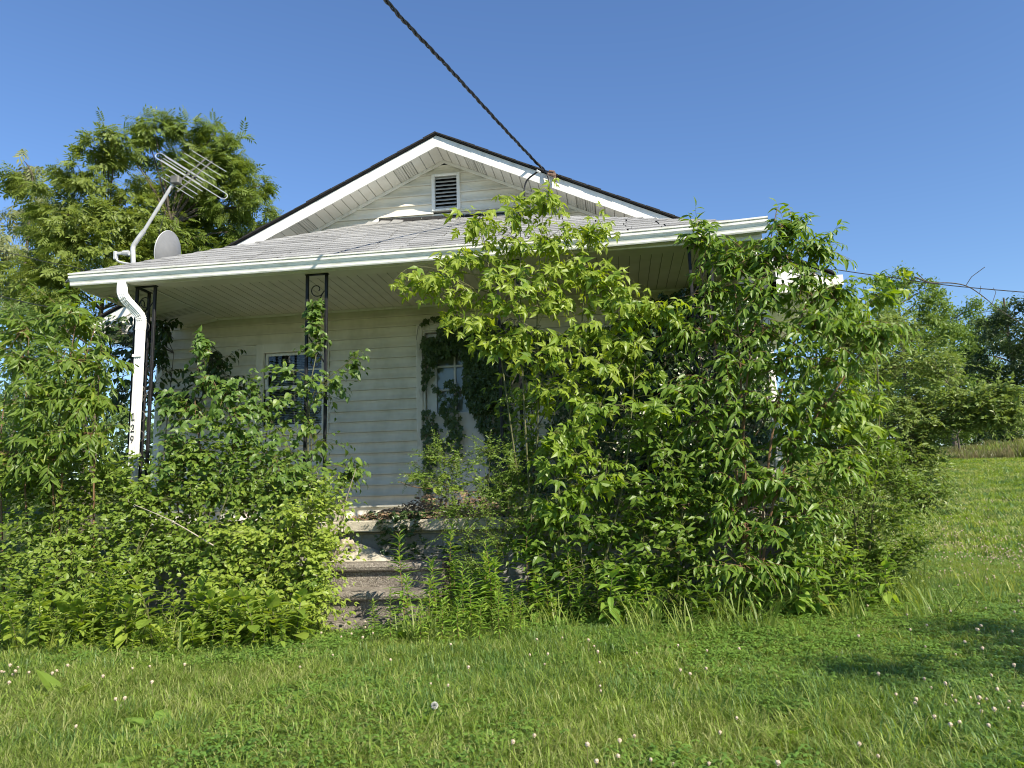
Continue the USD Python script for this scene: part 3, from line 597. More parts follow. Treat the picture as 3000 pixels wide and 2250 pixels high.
an('clamp', bbox(-4.80, -4.70, -1.24, -1.16, 4.69, 4.78, .008), 'antenna_boom')
an('insulator', cat([bbox(cc[0] + q * .05 - .012, cc[0] + q * .05 + .012, cc[1] - .012, cc[1] + .012, cc[2] - q * .034 - .012, cc[2] - q * .034 + .012, .003) for q in (-1, 0, 1)]), 'iron')
an('lead_wire', tube(smooth_path([(-4.78, -1.19, 4.66), (-4.86, -1.17, 4.45), (-4.95, -1.15, 4.2), (-5.02, -1.1, 3.95), (-5.0, -1.05, 3.80)], 16), .003, 4), 'wire_dark')

DO = np.array([-4.90, -1.05, 3.68])
DS = xf('satellite_dish', loc=DO, label='grey satellite dish standing on the porch roof beside the leaning aerial', cat='satellite dish')
def ds(name, mesh, m): return put(name, moved(mesh, -DO), m, DS)
ax = np.array([-.97, .10, .17]); ax /= np.linalg.norm(ax)       # dish looks left and slightly to the eye
dc = np.array([-4.90, -1.05, 3.955]); e1 = np.cross([0, 0, 1], ax); e1 /= np.linalg.norm(e1); e2 = np.cross(ax, e1)
nr, na = 7, 36; v = []
for s_off in (0, -.012):
    for i in range(nr + 1):
        for j in range(na):
            q = i / nr; a = 2 * math.pi * j / na
            v.append(dc + e1 * .205 * q * math.cos(a) + e2 * .24 * q * math.sin(a) + ax * (.055 * q * q - .04 + s_off))
v = np.array(v); f = []; B0 = (nr + 1) * na
for i in range(nr):
    for j in range(na):
        j2 = (j + 1) % na; f += [[i * na + j, (i + 1) * na + j, (i + 1) * na + j2, i * na + j2], [B0 + i * na + j, B0 + i * na + j2, B0 + (i + 1) * na + j2, B0 + (i + 1) * na + j]]
for j in range(na): j2 = (j + 1) % na; f.append([nr * na + j, B0 + nr * na + j, B0 + nr * na + j2, nr * na + j2])
ds('reflector', (v, np.array(f)), 'dish_grey')
rim = np.array([dc + e1 * .205 * math.cos(a) + e2 * .24 * math.sin(a) + ax * .012 for a in np.linspace(0, 2 * math.pi, 37)])
ds('rim', tube(rim, .006, 6, cap=False), 'galvanised')
ds('bracket', cat([bbox(-4.885, -4.80, -1.10, -1.02, 3.74, 3.86, .01), tube([(-4.83, -1.06, 3.62), (-4.83, -1.06, 3.80)], .022, 8)]), 'galvanised')
ds('feed_arm', cat([tube(smooth_path([(-4.88, -1.1, 3.76), (-5.1, -1.2, 3.76), (-5.33, -1.26, 3.80), (-5.385, -1.27, 3.84)], 14), .012, 6)]), 'galvanised')
ds('feed_head', cat([bbox(-5.405, -5.37, -1.295, -1.245, 3.83, 3.925, .006), bbox(-5.375, -5.29, -1.285, -1.255, 3.885, 3.915, .006), tube([(-5.30, -1.27, 3.90), (-5.235, -1.265, 3.90)], .028, 10)]), 'galvanised')

CAB = [(-0.6, -0.5, 4.74), (-0.758, -0.482, 4.922), (-0.989, -1.28, 4.925), (-1.182, -1.971, 4.93), (-1.326, -2.647, 4.877), (-1.452, -3.314, 4.791), (-1.508, -3.769, 4.71), (-1.676, -5.134, 4.532), (-2.068, -8.319, 4.91)]
cabp = smooth_path(CAB, 120)
seg = np.r_[0, np.cumsum(np.linalg.norm(np.diff(cabp, axis=0), axis=1))]
SC = xf('service_cable', loc=CAB[0], label='thick twisted black power cable coming down to the right rake of the roof', cat='cable')
tt = np.gradient(cabp, axis=0); tt /= np.linalg.norm(tt, axis=1, keepdims=True)
n1 = np.cross(tt, [0, 0, 1.0]); n1 /= np.linalg.norm(n1, axis=1, keepdims=True); n2 = np.cross(tt, n1)
fine = np.linspace(0, 1, 900); idx = np.interp(fine, np.linspace(0, 1, 120), np.arange(120))
def at(a): return np.stack([np.interp(idx, np.arange(120), a[:, k]) for k in range(3)], 1)
cp, q1, q2 = at(cabp), at(n1), at(n2); ph = 2 * math.pi * np.interp(idx, np.arange(120), seg) / .34
for k in range(3):
    o = ph + k * 2 * math.pi / 3; rr = .0098
    put('strand', moved(tube(cp + rr * (np.cos(o)[:, None] * q1 + np.sin(o)[:, None] * q2), .0088 if k < 2 else .006, 6), -np.array(CAB[0])), 'cable_black', SC)
A0 = np.array(CAB[0])
put('drip_loop', moved(tube(smooth_path([A0 + (-.13, -.06, .02), A0 + (-.26, -.05, -.08), A0 + (-.29, -.03, -.25), A0 + (-.25, .05, -.42), A0 + (-.18, .2, -.55)], 20), .010, 6), -A0), 'cable_black', SC)
put('drip_loop', moved(tube(smooth_path([A0 + (-.02, -.03, -.02), A0 + (.0, -.05, -.12), A0 + (-.02, -.03, -.26), A0 + (-.03, .06, -.40)], 20), .010, 6), -A0), 'cable_black', SC)
put('anchor', cat([bbox(.04, .075, -.01, .03, -.09, .02, .006), tube([(-.02, -.02, -.0), (.07, .0, -.02)], .016, 7), tube([(.0, -.03, .03), (.06, .0, .03)], .012, 6)]), 'rust', SC)
put('clip', cat([tube([(-.14, -.07, .03), (-.10, -.05, .01)], .014, 6)]), 'galvanised', SC)

def wire(name, pts, r, label, m='wire_dark'):
    put(name, tube(smooth_path(pts, 40), r, 5), m, label=label, cat='wire')
wire('telephone_wire', [(2.44, -.3, 3.46), (2.95, -.3, 3.345), (4.26, -.3, 3.085), (9.5, 1.5, 2.9)], .0055, 'thin wire running right from the house corner past the far trees')
wire('left_wire', [(-5.95, 1.2, 3.98), (-7.47, 1.0, 4.55), (-8.2, 1.0, 4.75), (-8.95, 1.0, 4.97), (-13, .6, 6.1)], .0055, 'upper thin wire rising left in front of the background trees')
wire('left_wire', [(-6.2, 1.0, 3.60), (-7.05, 1.0, 3.75), (-8.04, 1.0, 4.04), (-8.88, 1.0, 4.27), (-13, .6, 5.5)], .0065, 'lower black wire rising left from the eave of the house')
put('dead_branch', cat([tube(smooth_path([(3.30, -.2, 3.34), (3.45, -.2, 3.27), (3.66, -.2, 3.25), (3.82, -.2, 3.20), (3.96, -.2, 3.08), (4.10, -.2, 2.93), (4.42, -.2, 2.66)], 30), np.linspace(.009, .003, 30), 5),
    tube([(3.80, -.2, 3.21), (3.86, -.22, 3.30), (3.99, -.25, 3.39)], .0035, 4), tube([(3.93, -.2, 3.12), (3.95, -.2, 3.20)], .003, 4), tube([(4.04, -.2, 3.0), (4.09, -.2, 3.12), (4.07, -.2, 3.17)], .003, 4), tube([(3.40, -.2, 3.29), (3.34, -.2, 3.37)], .004, 4)]), 'bark',
    label='bare dead branch caught on the thin wire at the right', cat='branch')

# ---------------------------------------------------------------- leaves and plants
def blade_tpl(stations, fold=.25, droop=.25, curl=0.0):
    """one leaf along +x, unit length: stations (t, half width); folded along the midrib, tip drooping"""
    v = [(0, 0, 0)]; f = []
    for t, w in stations:
        zc = -droop * t * t
        v += [(t, w, zc + fold * w - curl * w * w), (t, 0, zc), (t, -w, zc + fold * w - curl * w * w)]
    v.append((1, 0, -droop))
    f += [[0, 2, 1], [0, 3, 2]]
    for k in range(len(stations) - 1):
        a = 1 + 3 * k
        f += [[a, a + 1, a + 4], [a, a + 4, a + 3], [a + 1, a + 2, a + 5], [a + 1, a + 5, a + 4]]
    a = 1 + 3 * (len(stations) - 1); n = len(v) - 1
    f += [[a, a + 1, n], [a + 1, a + 2, n]]
    return np.array(v, float), np.array(f, np.int32)

def rot(v, yaw, pitch=0.0, roll=0.0):
    cy, sy, cp, sp, cr, sr = math.cos(yaw), math.sin(yaw), math.cos(pitch), math.sin(pitch), math.cos(roll), math.sin(roll)
    Rx = np.array([[1, 0, 0], [0, cr, -sr], [0, sr, cr]]); Ry = np.array([[cp, 0, -sp], [0, 1, 0], [sp, 0, cp]]); Rz = np.array([[cy, -sy, 0], [sy, cy, 0], [0, 0, 1]])
    return v @ (Rz @ Ry @ Rx).T

def compound(leaflet, spec, stalk=.006):
    """leaflets at (along, yaw, size, roll) on a thin stalk"""
    parts = []
    end = max(s[0] for s in spec)
    sv = np.array([(0, -stalk, 0), (0, stalk, 0), (end, 0, -.05 * end)]); parts.append((sv, np.array([[0, 2, 1]])))
    for t, yaw, s, roll in spec:
        v = rot(leaflet[0] * s, yaw, -.15, roll); parts.append((v + np.array([t, 0, -.05 * t]), leaflet[1]))
    return cat(parts)

OVATE = blade_tpl([(.18, .17), (.45, .25), (.75, .13)], .28, .30)
OVATE_B = blade_tpl([(.15, .14), (.4, .24), (.72, .12)], .5, .12)
LANCE = blade_tpl([(.2, .12), (.5, .165), (.8, .09)], .38, .42)
LANCE_B = blade_tpl([(.2, .11), (.5, .15), (.8, .08)], .6, .2)
NARROW = blade_tpl([(.2, .075), (.5, .10), (.8, .05)], .4, .35)
NARROW_B = blade_tpl([(.2, .085), (.5, .11), (.8, .055)], .3, .12)
HEARTL = blade_tpl([(-.06, .22), (.16, .36), (.5, .28), (.8, .09)], .25, .25)
ROUND = blade_tpl([(.2, .26), (.5, .33), (.8, .2)], .2, .15)
SMALL = (np.array([(0, 0, 0), (.4, .22, .05), (.5, 0, -.03), (.4, -.22, .05), (1, 0, -.12)], float), np.array([[0, 2, 1], [0, 3, 2], [1, 2, 4], [2, 3, 4]], np.int32))
SLIM = (np.array([(0, 0, 0), (.45, .15, .03), (.5, 0, -.02), (.45, -.15, .03), (1, 0, -.15)], float), np.array([[0, 2, 1], [0, 3, 2], [1, 2, 4], [2, 3, 4]], np.int32))
IVY = (np.array([(0, 0, 0), (-.08, .30, .02), (.22, .22, .05), (.42, .46, .0), (.56, .2, .04), (1, 0, -.08), (.56, -.2, .04), (.42, -.46, 0), (.22, -.22, .05), (-.08, -.30, .02), (.35, 0, .0)], float),
       np.array([[10, 0, 1], [10, 1, 2], [10, 2, 3], [10, 3, 4], [10, 4, 5], [10, 5, 6], [10, 6, 7], [10, 7, 8], [10, 8, 9], [10, 9, 0]], np.int32)[:, ::-1])
OVATE_N = blade_tpl([(.18, .14), (.42, .20), (.75, .09)], .35, .38)
BOXL = [compound(OVATE_N, [(.36, 1.15, .62, .3), (.36, -1.15, .62, -.3), (.44, 0.0, .80, 0)]), compound(OVATE_B, [(.30, 1.2, .5, .5), (.30, -1.25, .52, -.4), (.52, 1.0, .5, .3), (.52, -.95, .52, -.3), (.58, .05, .66, 0)]), compound(OVATE_N, [(.38, .95, .55, .6), (.36, -1.2, .6, -.5), (.46, .1, .74, .1)])]
def pinnate(n, leaflet, size, gap=0.0):
    s = []
    for k in range(n):
        t = .18 + .78 * k / n
        s += [(t, 1.05 - .2 * k / n, size * (1 - .35 * abs(k / n - .45)), .25), (t + gap, -1.05 + .2 * k / n, size * (1 - .35 * abs(k / n - .45)), -.25)]
    s.append((.98, 0, size, 0)); return compound(leaflet, s, .008)
WALN = [pinnate(5, SLIM, .46), pinnate(4, SLIM, .50, .04)]
SPRIG = [compound(SLIM, [(.1 + .12 * k, (1 if k % 2 else -1) * .9, .42, .3) for k in range(7)] + [(.95, 0, .4, 0)], .006), compound(SLIM, [(.1 + .13 * k, (1 if k % 2 else -1) * .7, .46, -.3) for k in range(6)] + [(.9, .2, .4, 0)], .006)]
def tuft_leaf(rng, n, size):
    parts = []
    for _ in range(n):
        v = rot(SMALL[0] * size * rng.uniform(.7, 1.2), rng.uniform(0, 6.28), rng.uniform(-.9, .9), rng.uniform(-.8, .8)); parts.append((v + rng.normal(0, .28, 3), SMALL[1]))
    return cat(parts)
FAR = [tuft_leaf(np.random.default_rng(40 + k), 11, .34) for k in range(4)]

def unit(a): return a / (np.linalg.norm(a, axis=-1, keepdims=True) + 1e-12)
def spread(tpls, P, A, N, S, rng):
    """all leaves as (vertices per leaf, faces) lists, grouped by template"""
    P, A, N, S = map(np.asarray, (P, A, N, S)); A = unit(A); Yv = unit(np.cross(N, A)); Zv = np.cross(A, Yv)
    which = rng.integers(0, len(tpls), len(P)); out = []
    for k, (tv, tf) in enumerate(tpls):
        i = np.nonzero(which == k)[0]
        if not len(i): continue
        v = P[i, None] + S[i, None, None] * (tv[None, :, :1] * A[i, None] + tv[None, :, 1:2] * Yv[i, None] + tv[None, :, 2:] * Zv[i, None])
        out.append((i, v, tf))
    return out
def joined(groups, keep=None):
    vs, fs, n = [], [], 0
    for i, v, tf in groups:
        if keep is not None: v = v[keep[i]]
        if not len(v): continue
        k, m = v.shape[:2]
        vs.append(v.reshape(-1, 3)); fs.append((tf[None] + (np.arange(k) * m)[:, None, None] + n).reshape(-1, 3)); n += k * m
    return (np.vstack(vs), np.vstack(fs)) if vs else None

EYE = np.array([0, -8.6, CAM_Z])
def add_leaves(root, base, tpls, P, A, N, S, look, rng, single=300, name='leaf', rest='foliage'):
    """the leaves that show largest are parts of their own, the rest one part"""
    if not len(P): return
    P = np.asarray(P, float); groups = spread(tpls, P, A, N, S, rng)
    score = np.asarray(S) / np.linalg.norm(P - EYE, axis=1)
    own = np.zeros(len(P), bool)
    if single: own[np.argsort(-score)[:single]] = True
    for i, v, tf in groups:
        for q, vv in zip(i, v):
            if own[q]: put(name, (vv - base, tf), look, root)
    m = joined(groups, ~own)
    if m is not None: put(rest, (m[0] - base, m[1]), look, root, kind='stuff' if len(P) - own.sum() > 1 else None)

def bezier(p0, p1, p2, n):
    t = np.linspace(0, 1, n)[:, None]; return (1 - t) ** 2 * p0 + 2 * t * (1 - t) * p1 + t * t * p2

def plant(name, label, category, stems, clumps, tpls, look, size=.1, per=26, twig=.22, gap=.035, arch=.25, droop=.3, bark_look='green_stem', single=300, seed=1, depth=1.0, group=None,
          base=None, stem_r=.012, leaf_up=.6, twigs_per=5, opposite=False, wild=.25, side=.9):
    """stems: polylines (world). clumps: (x, y, z, rx, rz) that the branches reach; leaves sit along the twigs"""
    rng = np.random.default_rng(seed)
    stems = [smooth_path(s, max(8, 4 * len(s))) for s in stems]
    base = np.array(stems[0][0] if base is None else base, float)
    root = xf(name, loc=base, label=label, cat=category, group=group)
    for s in stems:
        L = len(s); put('stem', moved(tube(s, np.linspace(stem_r, stem_r * .28, L), 6), -base), bark_look, root)
    allp = np.vstack(stems)
    tw, P, A, N, S = [], [], [], [], []
    for c in clumps:
        x, y, z, rx, rz = c[:5]; C = np.array([x, y, z]); ry = (rx + rz) / 2 * depth
        # main branch to the clump
        d = np.linalg.norm((allp - C) * [1, 1, 1], axis=1) + np.where(allp[:, 2] > z - .02, (allp[:, 2] - z + .02) * 3, 0)
        p0 = allp[np.argmin(d)]
        mid = (p0 + C) / 2 + np.array([0, 0, arch * np.linalg.norm(C - p0) * .5]) + rng.normal(0, .02, 3)
        br = bezier(p0, mid, C, 9); tw.append(tube(br, np.linspace(stem_r * .45, stem_r * .2, 9), 4, cap=False))
        for k in range(twigs_per):
            e = C + rng.normal(0, .55, 3) * [rx, ry, rz] if k else C + rng.uniform(-.3, .3, 3) * [rx, ry, rz]
            e = np.clip(e, C - 1.1 * np.array([rx, ry, rz]), C + 1.1 * np.array([rx, ry, rz]))
            s0 = br[rng.integers(4, 9)]; q = e - s0
            o = unit(unit(np.array([q[0], q[1], q[2] + .4 * abs(q[2]) + .02])) + rng.normal(0, wild, 3)) * twig * rng.uniform(.7, 1.25)
            t2 = bezier(e - o * .6, e + np.array([0, 0, twig * arch * .5]), e + o * .55 - np.array([0, 0, twig * droop * .5]), 7)
            tw.append(tube(bezier(s0, (s0 + t2[0]) / 2 + [0, 0, .02], t2[0], 4), stem_r * .2, 3, cap=False)); tw.append(tube(t2, np.linspace(stem_r * .16, stem_r * .06, 7), 3, cap=False))
            m = max(3, int(twig * 1.15 / gap)); ts = np.linspace(.05, 1, m)
            if opposite: ts = np.repeat(ts[::2], 2)
            pos = np.stack([np.interp(ts * 6, np.arange(7), t2[:, a]) for a in range(3)], 1); tan = unit(np.gradient(t2, axis=0)); tg = np.stack([np.interp(ts * 6, np.arange(7), tan[:, a]) for a in range(3)], 1)
            sd = unit(np.cross(tg, [0, 0, 1.0]) + rng.normal(0, .25, (len(ts), 3))) * np.where(np.arange(len(ts)) % 2, 1, -1)[:, None]
            last = ts > .98
            ax_ = tg * .55 + sd * np.where(last, .1, side)[:, None] + np.array([0, 0, -droop]) * rng.uniform(.3, 1.3, len(ts))[:, None] + rng.normal(0, .15, (len(ts), 3))
            P.append(pos); A.append(ax_); N.append(np.array([0, 0, leaf_up]) + rng.normal(0, .35, (len(ts), 3)) + np.array([.30, -.38, 0]))
            S.append(size * rng.uniform(.6, 1.15, len(ts)) * (1 - .35 * ts))
    put('twigs', moved(cat(tw), -base), bark_look, root, kind='stuff')
    add_leaves(root, base, tpls, np.vstack(P), np.vstack(A), np.vstack(N), np.concatenate(S), look, rng, single)
    return root
gz_ = lambda x, y: float(ground_z(x, y))
BOX = [(-0.51,-2.45,3.64,0.18,0.13),(-0.72,-2.45,3.57,0.13,0.16),(-1.08,-2.45,3.5,0.15,0.15),(-0.83,-2.45,3.33,0.33,0.18),(-0.44,-2.45,3.3,0.26,0.2),(-1.25,-2.45,3.19,0.18,0.13),(-0.95,-2.45,3.03,0.35,0.18),(-0.54,-2.45,2.97,0.32,0.2),(-0.1,-2.35,3.38,0.13,0.16),(-0.22,-2.45,3.05,0.2,0.15),(-1.54,-2.45,3.01,0.16,0.1),(-1.29,-2.45,2.86,0.3,0.16),(-0.87,-2.45,2.75,0.35,0.17),(-0.41,-2.45,2.75,0.29,0.17),(-0.07,-2.45,2.91,0.17,0.13),(0.08,-2.45,2.78,0.14,0.13),(-1.11,-2.45,2.59,0.23,0.13),(-0.65,-2.45,2.5,0.34,0.16),(-0.24,-2.45,2.49,0.29,0.17),(0.13,-2.45,2.58,0.2,0.13),(0.4,-2.45,2.64,0.14,0.1),(0.17,-2.45,2.38,0.2,0.11),(-0.09,-2.45,2.21,0.31,0.14),(-0.54,-2.45,2.26,0.26,0.14),(-0.97,-2.45,2.43,0.15,0.09),(-0.29,-2.45,1.96,0.28,0.14),(-0.55,-2.45,2.0,0.17,0.14)]
BOX2 = [(-0.45,-2.5,1.6,0.17,0.08),(-0.29,-2.5,1.42,0.25,0.15),(-0.17,-2.5,1.23,0.22,0.15),(-0.35,-2.5,1.18,0.22,0.11),(-0.52,-2.5,1.43,0.14,0.11),(0.18,-2.2,2.36,0.2,0.09),(-0.0,-2.2,2.25,0.27,0.12),(0.31,-2.2,2.14,0.2,0.1),(0.09,-2.5,1.82,0.25,0.11),(0.35,-2.5,1.73,0.16,0.11),(-0.29,-2.3,1.66,0.23,0.11),(-0.52,-2.5,1.02,0.16,0.11)]
BROAD = [(-0.32,-2.35,0.85,0.3,0.17),(0.09,-2.35,0.79,0.33,0.17),(-0.17,-2.35,0.57,0.36,0.15),(0.38,-2.35,0.99,0.28,0.17),(0.11,-2.35,1.17,0.3,0.14),(0.5,-2.35,1.27,0.25,0.14),(0.32,-2.35,1.47,0.25,0.14),(0.62,-2.35,1.07,0.22,0.16),(0.36,-2.35,0.67,0.25,0.16),(-0.47,-2.35,0.58,0.22,0.14),(0.13,-2.35,0.44,0.27,0.11),(-0.72,-2.35,0.69,0.14,0.14)]
CHERRY = [(1.55,-2.3,3.29,0.1,0.17),(1.46,-2.3,3.08,0.17,0.16),(1.76,-2.3,3.09,0.16,0.16),(0.8,-2.3,3.22,0.12,0.17),(0.99,-2.3,3.06,0.14,0.17),(1.22,-2.3,3.01,0.14,0.16),(0.89,-2.3,2.77,0.23,0.16),(1.26,-2.3,2.74,0.29,0.17),(1.6,-2.3,2.81,0.25,0.17),(1.86,-2.3,2.7,0.17,0.13),(0.6,-2.3,2.46,0.2,0.11),(0.94,-2.3,2.44,0.27,0.16),(1.32,-2.3,2.42,0.28,0.15),(1.7,-2.3,2.45,0.25,0.15),(1.96,-2.3,2.38,0.22,0.1),(2.15,-2.3,2.32,0.12,0.06),(0.97,-2.3,2.15,0.25,0.14),(1.38,-2.3,2.13,0.31,0.15),(1.75,-2.3,2.13,0.28,0.12),(0.7,-2.3,1.99,0.2,0.1),(0.98,-2.3,1.81,0.28,0.13),(1.35,-2.3,1.79,0.3,0.15),(1.7,-2.3,1.77,0.25,0.15),(0.72,-2.3,1.66,0.17,0.1),(1.0,-2.3,1.47,0.3,0.15),(1.41,-2.3,1.48,0.3,0.15),(1.06,-2.3,1.14,0.3,0.15),(1.46,-2.3,1.15,0.3,0.15),(1.81,-2.3,1.3,0.16,0.12),(1.17,-2.3,0.81,0.3,0.15),(1.51,-2.3,0.86,0.24,0.15),(0.86,-2.3,0.95,0.22,0.12),(0.9,-2.5,0.52,0.29,0.09),(1.27,-2.3,0.52,0.24,0.12)]
BOX3 = [(1.95,-1.9,1.87,0.2,0.13),(2.2,-1.9,1.88,0.15,0.1),(1.8,-1.9,1.76,0.17,0.12),(2.45,-1.5,2.85,0.16,0.13),(2.2,-1.6,2.72,0.19,0.15),(2.01,-1.9,1.69,0.17,0.12)]
OLIVE = [(2.08,-0.9,2.8,0.27,0.17),(2.32,-0.9,2.5,0.27,0.2),(2.57,-0.9,2.49,0.27,0.2),(2.8,-0.9,2.24,0.3,0.24),(3.12,-0.9,2.25,0.17,0.15),(2.48,-0.9,1.92,0.33,0.23),(2.79,-0.9,1.77,0.3,0.18),(2.59,-0.9,1.41,0.36,0.2),(2.25,-0.9,1.1,0.36,0.2),(2.72,-0.9,1.11,0.33,0.16),(2.07,-0.9,0.81,0.33,0.2),(2.47,-0.9,0.77,0.36,0.18),(2.85,-0.9,0.95,0.19,0.11),(2.05,-1.4,0.52,0.34,0.15),(2.3,-1.5,0.47,0.27,0.1),(1.75,-1.4,0.44,0.24,0.15),(3.22,-1.0,1.84,0.13,0.09),(3.36,-1.1,1.85,0.16,0.07),(3.56,-1.1,1.92,0.14,0.09),(3.65,-1.1,1.73,0.11,0.08),(3.46,-1.1,1.7,0.16,0.07),(3.17,-1.0,1.66,0.16,0.08),(2.92,-0.9,1.55,0.16,0.08),(2.92,-0.9,1.9,0.2,0.13),(2.88,-0.7,2.69,0.21,0.14),(2.9,-0.9,1.34,0.2,0.13)]
IVYC = [(0.69,-1.15,2.93,0.31,0.14),(0.38,-1.15,2.74,0.24,0.2),(0.91,-1.15,2.71,0.2,0.2),(0.53,-1.15,2.42,0.37,0.2),(0.85,-1.15,2.3,0.2,0.24),(0.35,-1.15,2.08,0.3,0.2),(0.7,-1.15,1.97,0.3,0.2),(0.52,-1.15,1.67,0.36,0.2),(0.94,-1.15,1.72,0.23,0.23),(1.08,-1.15,2.22,0.2,0.2),(0.24,-1.15,1.38,0.3,0.2),(0.69,-1.15,1.24,0.33,0.2),(1.07,-1.15,1.29,0.23,0.23),(1.33,-1.15,2.61,0.2,0.17)]
FILL = [(-0.84,-2.0,1.93,0.18,0.15),(-0.73,-2.0,1.56,0.18,0.15),(0.29,-2.0,1.7,0.24,0.15),(0.51,-2.0,1.51,0.21,0.15),(0.55,-2.0,1.16,0.2,0.15),(0.25,-2.0,0.88,0.26,0.15),(0.69,-2.0,0.76,0.23,0.14),(0.8,-2.0,1.44,0.17,0.15),(0.89,-2.0,1.15,0.17,0.12),(0.65,-2.0,0.48,0.26,0.13),(0.39,-2.0,0.37,0.23,0.11),(-0.92,-2.0,1.21,0.15,0.12),(-0.75,-2.0,0.91,0.15,0.15),(-0.15,-2.0,1.01,0.27,0.15),(1.05,-2.0,0.72,0.2,0.13),(1.37,-2.0,0.97,0.2,0.13),(1.62,-2.0,0.63,0.2,0.11),(1.14,-2.3,0.39,0.21,0.09)]
PRIV = [(1.82,-1.7,1.48,0.21,0.13),(2.06,-1.7,1.59,0.18,0.12),(2.14,-1.7,1.18,0.21,0.13),(1.9,-1.7,1.01,0.24,0.15),(1.7,-1.7,0.72,0.21,0.13),(2.04,-1.7,0.71,0.23,0.13),(2.33,-1.7,0.88,0.17,0.12),(2.19,-1.7,0.54,0.2,0.12),(1.9,-1.7,0.43,0.23,0.12),(2.46,-1.7,0.59,0.13,0.09),(1.61,-1.7,0.38,0.17,0.1),(2.32,-1.7,1.34,0.15,0.12),(2.46,-1.7,1.11,0.15,0.1)]
BARB = [(-1.55,-2.35,1.48,0.12,0.09),(-1.36,-2.35,1.41,0.17,0.1),(-1.1,-2.35,1.49,0.17,0.09),(-0.87,-2.35,1.37,0.14,0.11),(-1.45,-2.35,1.24,0.2,0.11),(-1.16,-2.35,1.23,0.23,0.13),(-0.87,-2.35,1.17,0.17,0.13),(-1.37,-2.35,1.01,0.17,0.11),(-1.08,-2.35,0.98,0.23,0.14),(-1.26,-2.35,0.79,0.2,0.13),(-1.0,-2.35,0.73,0.2,0.14),(-1.66,-2.35,1.28,0.15,0.07),(-0.82,-2.35,0.92,0.11,0.11),(-1.18,-2.35,0.54,0.17,0.11)]
POSTV = [(-2.96,-1.85,2.26,0.23,0.11),(-3.06,-1.85,2.08,0.23,0.15),(-2.73,-1.85,2.13,0.23,0.15),(-2.88,-1.85,1.86,0.23,0.16),(-2.58,-1.85,2.24,0.11,0.13),(-2.42,-1.85,2.41,0.06,0.08),(-3.02,-1.85,1.59,0.23,0.16),(-2.71,-1.85,1.68,0.19,0.16),(-2.88,-1.85,1.33,0.25,0.16),(-2.54,-1.85,1.35,0.19,0.1),(-3.23,-1.85,1.86,0.16,0.13),(-3.44,-1.85,2.23,0.07,0.13),(-3.3,-1.85,2.06,0.1,0.1),(-3.13,-1.85,2.38,0.1,0.1),(-2.48,-1.85,1.41,0.13,0.08)]
HEART = [(-3.81,-2.15,2.56,0.04,0.13),(-3.73,-2.15,2.27,0.13,0.13),(-3.56,-2.15,2.13,0.13,0.13),(-3.94,-2.15,2.02,0.14,0.13),(-3.75,-2.15,1.92,0.25,0.16),(-3.41,-2.15,1.78,0.25,0.16),(-4.03,-2.15,1.67,0.14,0.16),(-3.87,-2.15,1.57,0.25,0.17),(-3.53,-2.15,1.5,0.25,0.17),(-3.14,-2.15,1.55,0.22,0.15),(-4.0,-2.15,1.36,0.22,0.16),(-3.66,-2.15,1.29,0.28,0.17),(-3.26,-2.15,1.21,0.28,0.15),(-2.97,-2.15,1.21,0.18,0.15),(-4.1,-2.15,2.06,0.06,0.1),(-3.35,-2.15,1.99,0.09,0.09),(-2.91,-2.15,1.39,0.15,0.12)]
LONG = [(-5.33,-2.1,3.07,0.24,0.12),(-5.67,-2.2,2.86,0.2,0.17),(-5.04,-2.2,2.87,0.18,0.16),(-5.38,-2.5,2.49,0.24,0.17),(-4.97,-2.5,2.46,0.28,0.17),(-4.71,-2.5,2.45,0.19,0.17),(-5.25,-2.5,2.16,0.31,0.17),(-4.87,-2.5,2.08,0.28,0.17),(-4.64,-2.5,2.13,0.14,0.17),(-5.26,-2.5,1.82,0.31,0.17),(-4.85,-2.5,1.74,0.27,0.17),(-4.63,-2.5,1.76,0.14,0.14),(-5.45,-2.5,1.61,0.19,0.19),(-5.04,-2.5,1.56,0.3,0.15)]
DARK = [(-5.91,-0.55,3.25,0.25,0.18),(-5.68,-0.55,2.87,0.2,0.24),(-5.5,-0.55,3.15,0.16,0.24),(-5.26,-0.55,3.22,0.14,0.18),(-5.31,-0.55,2.89,0.14,0.2),(-5.77,-0.55,2.46,0.24,0.24),(-5.42,-0.55,2.49,0.2,0.24),(-6.02,-0.55,3.01,0.25,0.25),(-4.65,-0.35,2.81,0.2,0.14),(-4.69,-0.55,2.49,0.28,0.16),(-4.95,-0.55,2.38,0.24,0.16),(-4.36,-0.55,2.51,0.16,0.16)]
HSA = [(-5.77,-2.1,1.66,0.31,0.19),(-5.28,-2.1,1.57,0.31,0.19),(-5.49,-2.15,1.4,0.31,0.19),(-5.01,-2.15,1.33,0.3,0.18),(-5.65,-2.2,1.25,0.3,0.18),(-5.16,-2.2,1.14,0.3,0.18),(-5.32,-2.3,0.89,0.29,0.18),(-4.86,-2.3,0.88,0.29,0.18),(-5.38,-2.45,0.64,0.29,0.18),(-4.93,-2.45,0.73,0.28,0.17),(-5.03,-2.6,0.43,0.28,0.17),(-4.6,-2.6,0.52,0.28,0.17),(-5.16,-2.65,0.21,0.28,0.17),(-4.74,-2.65,0.24,0.27,0.17)]
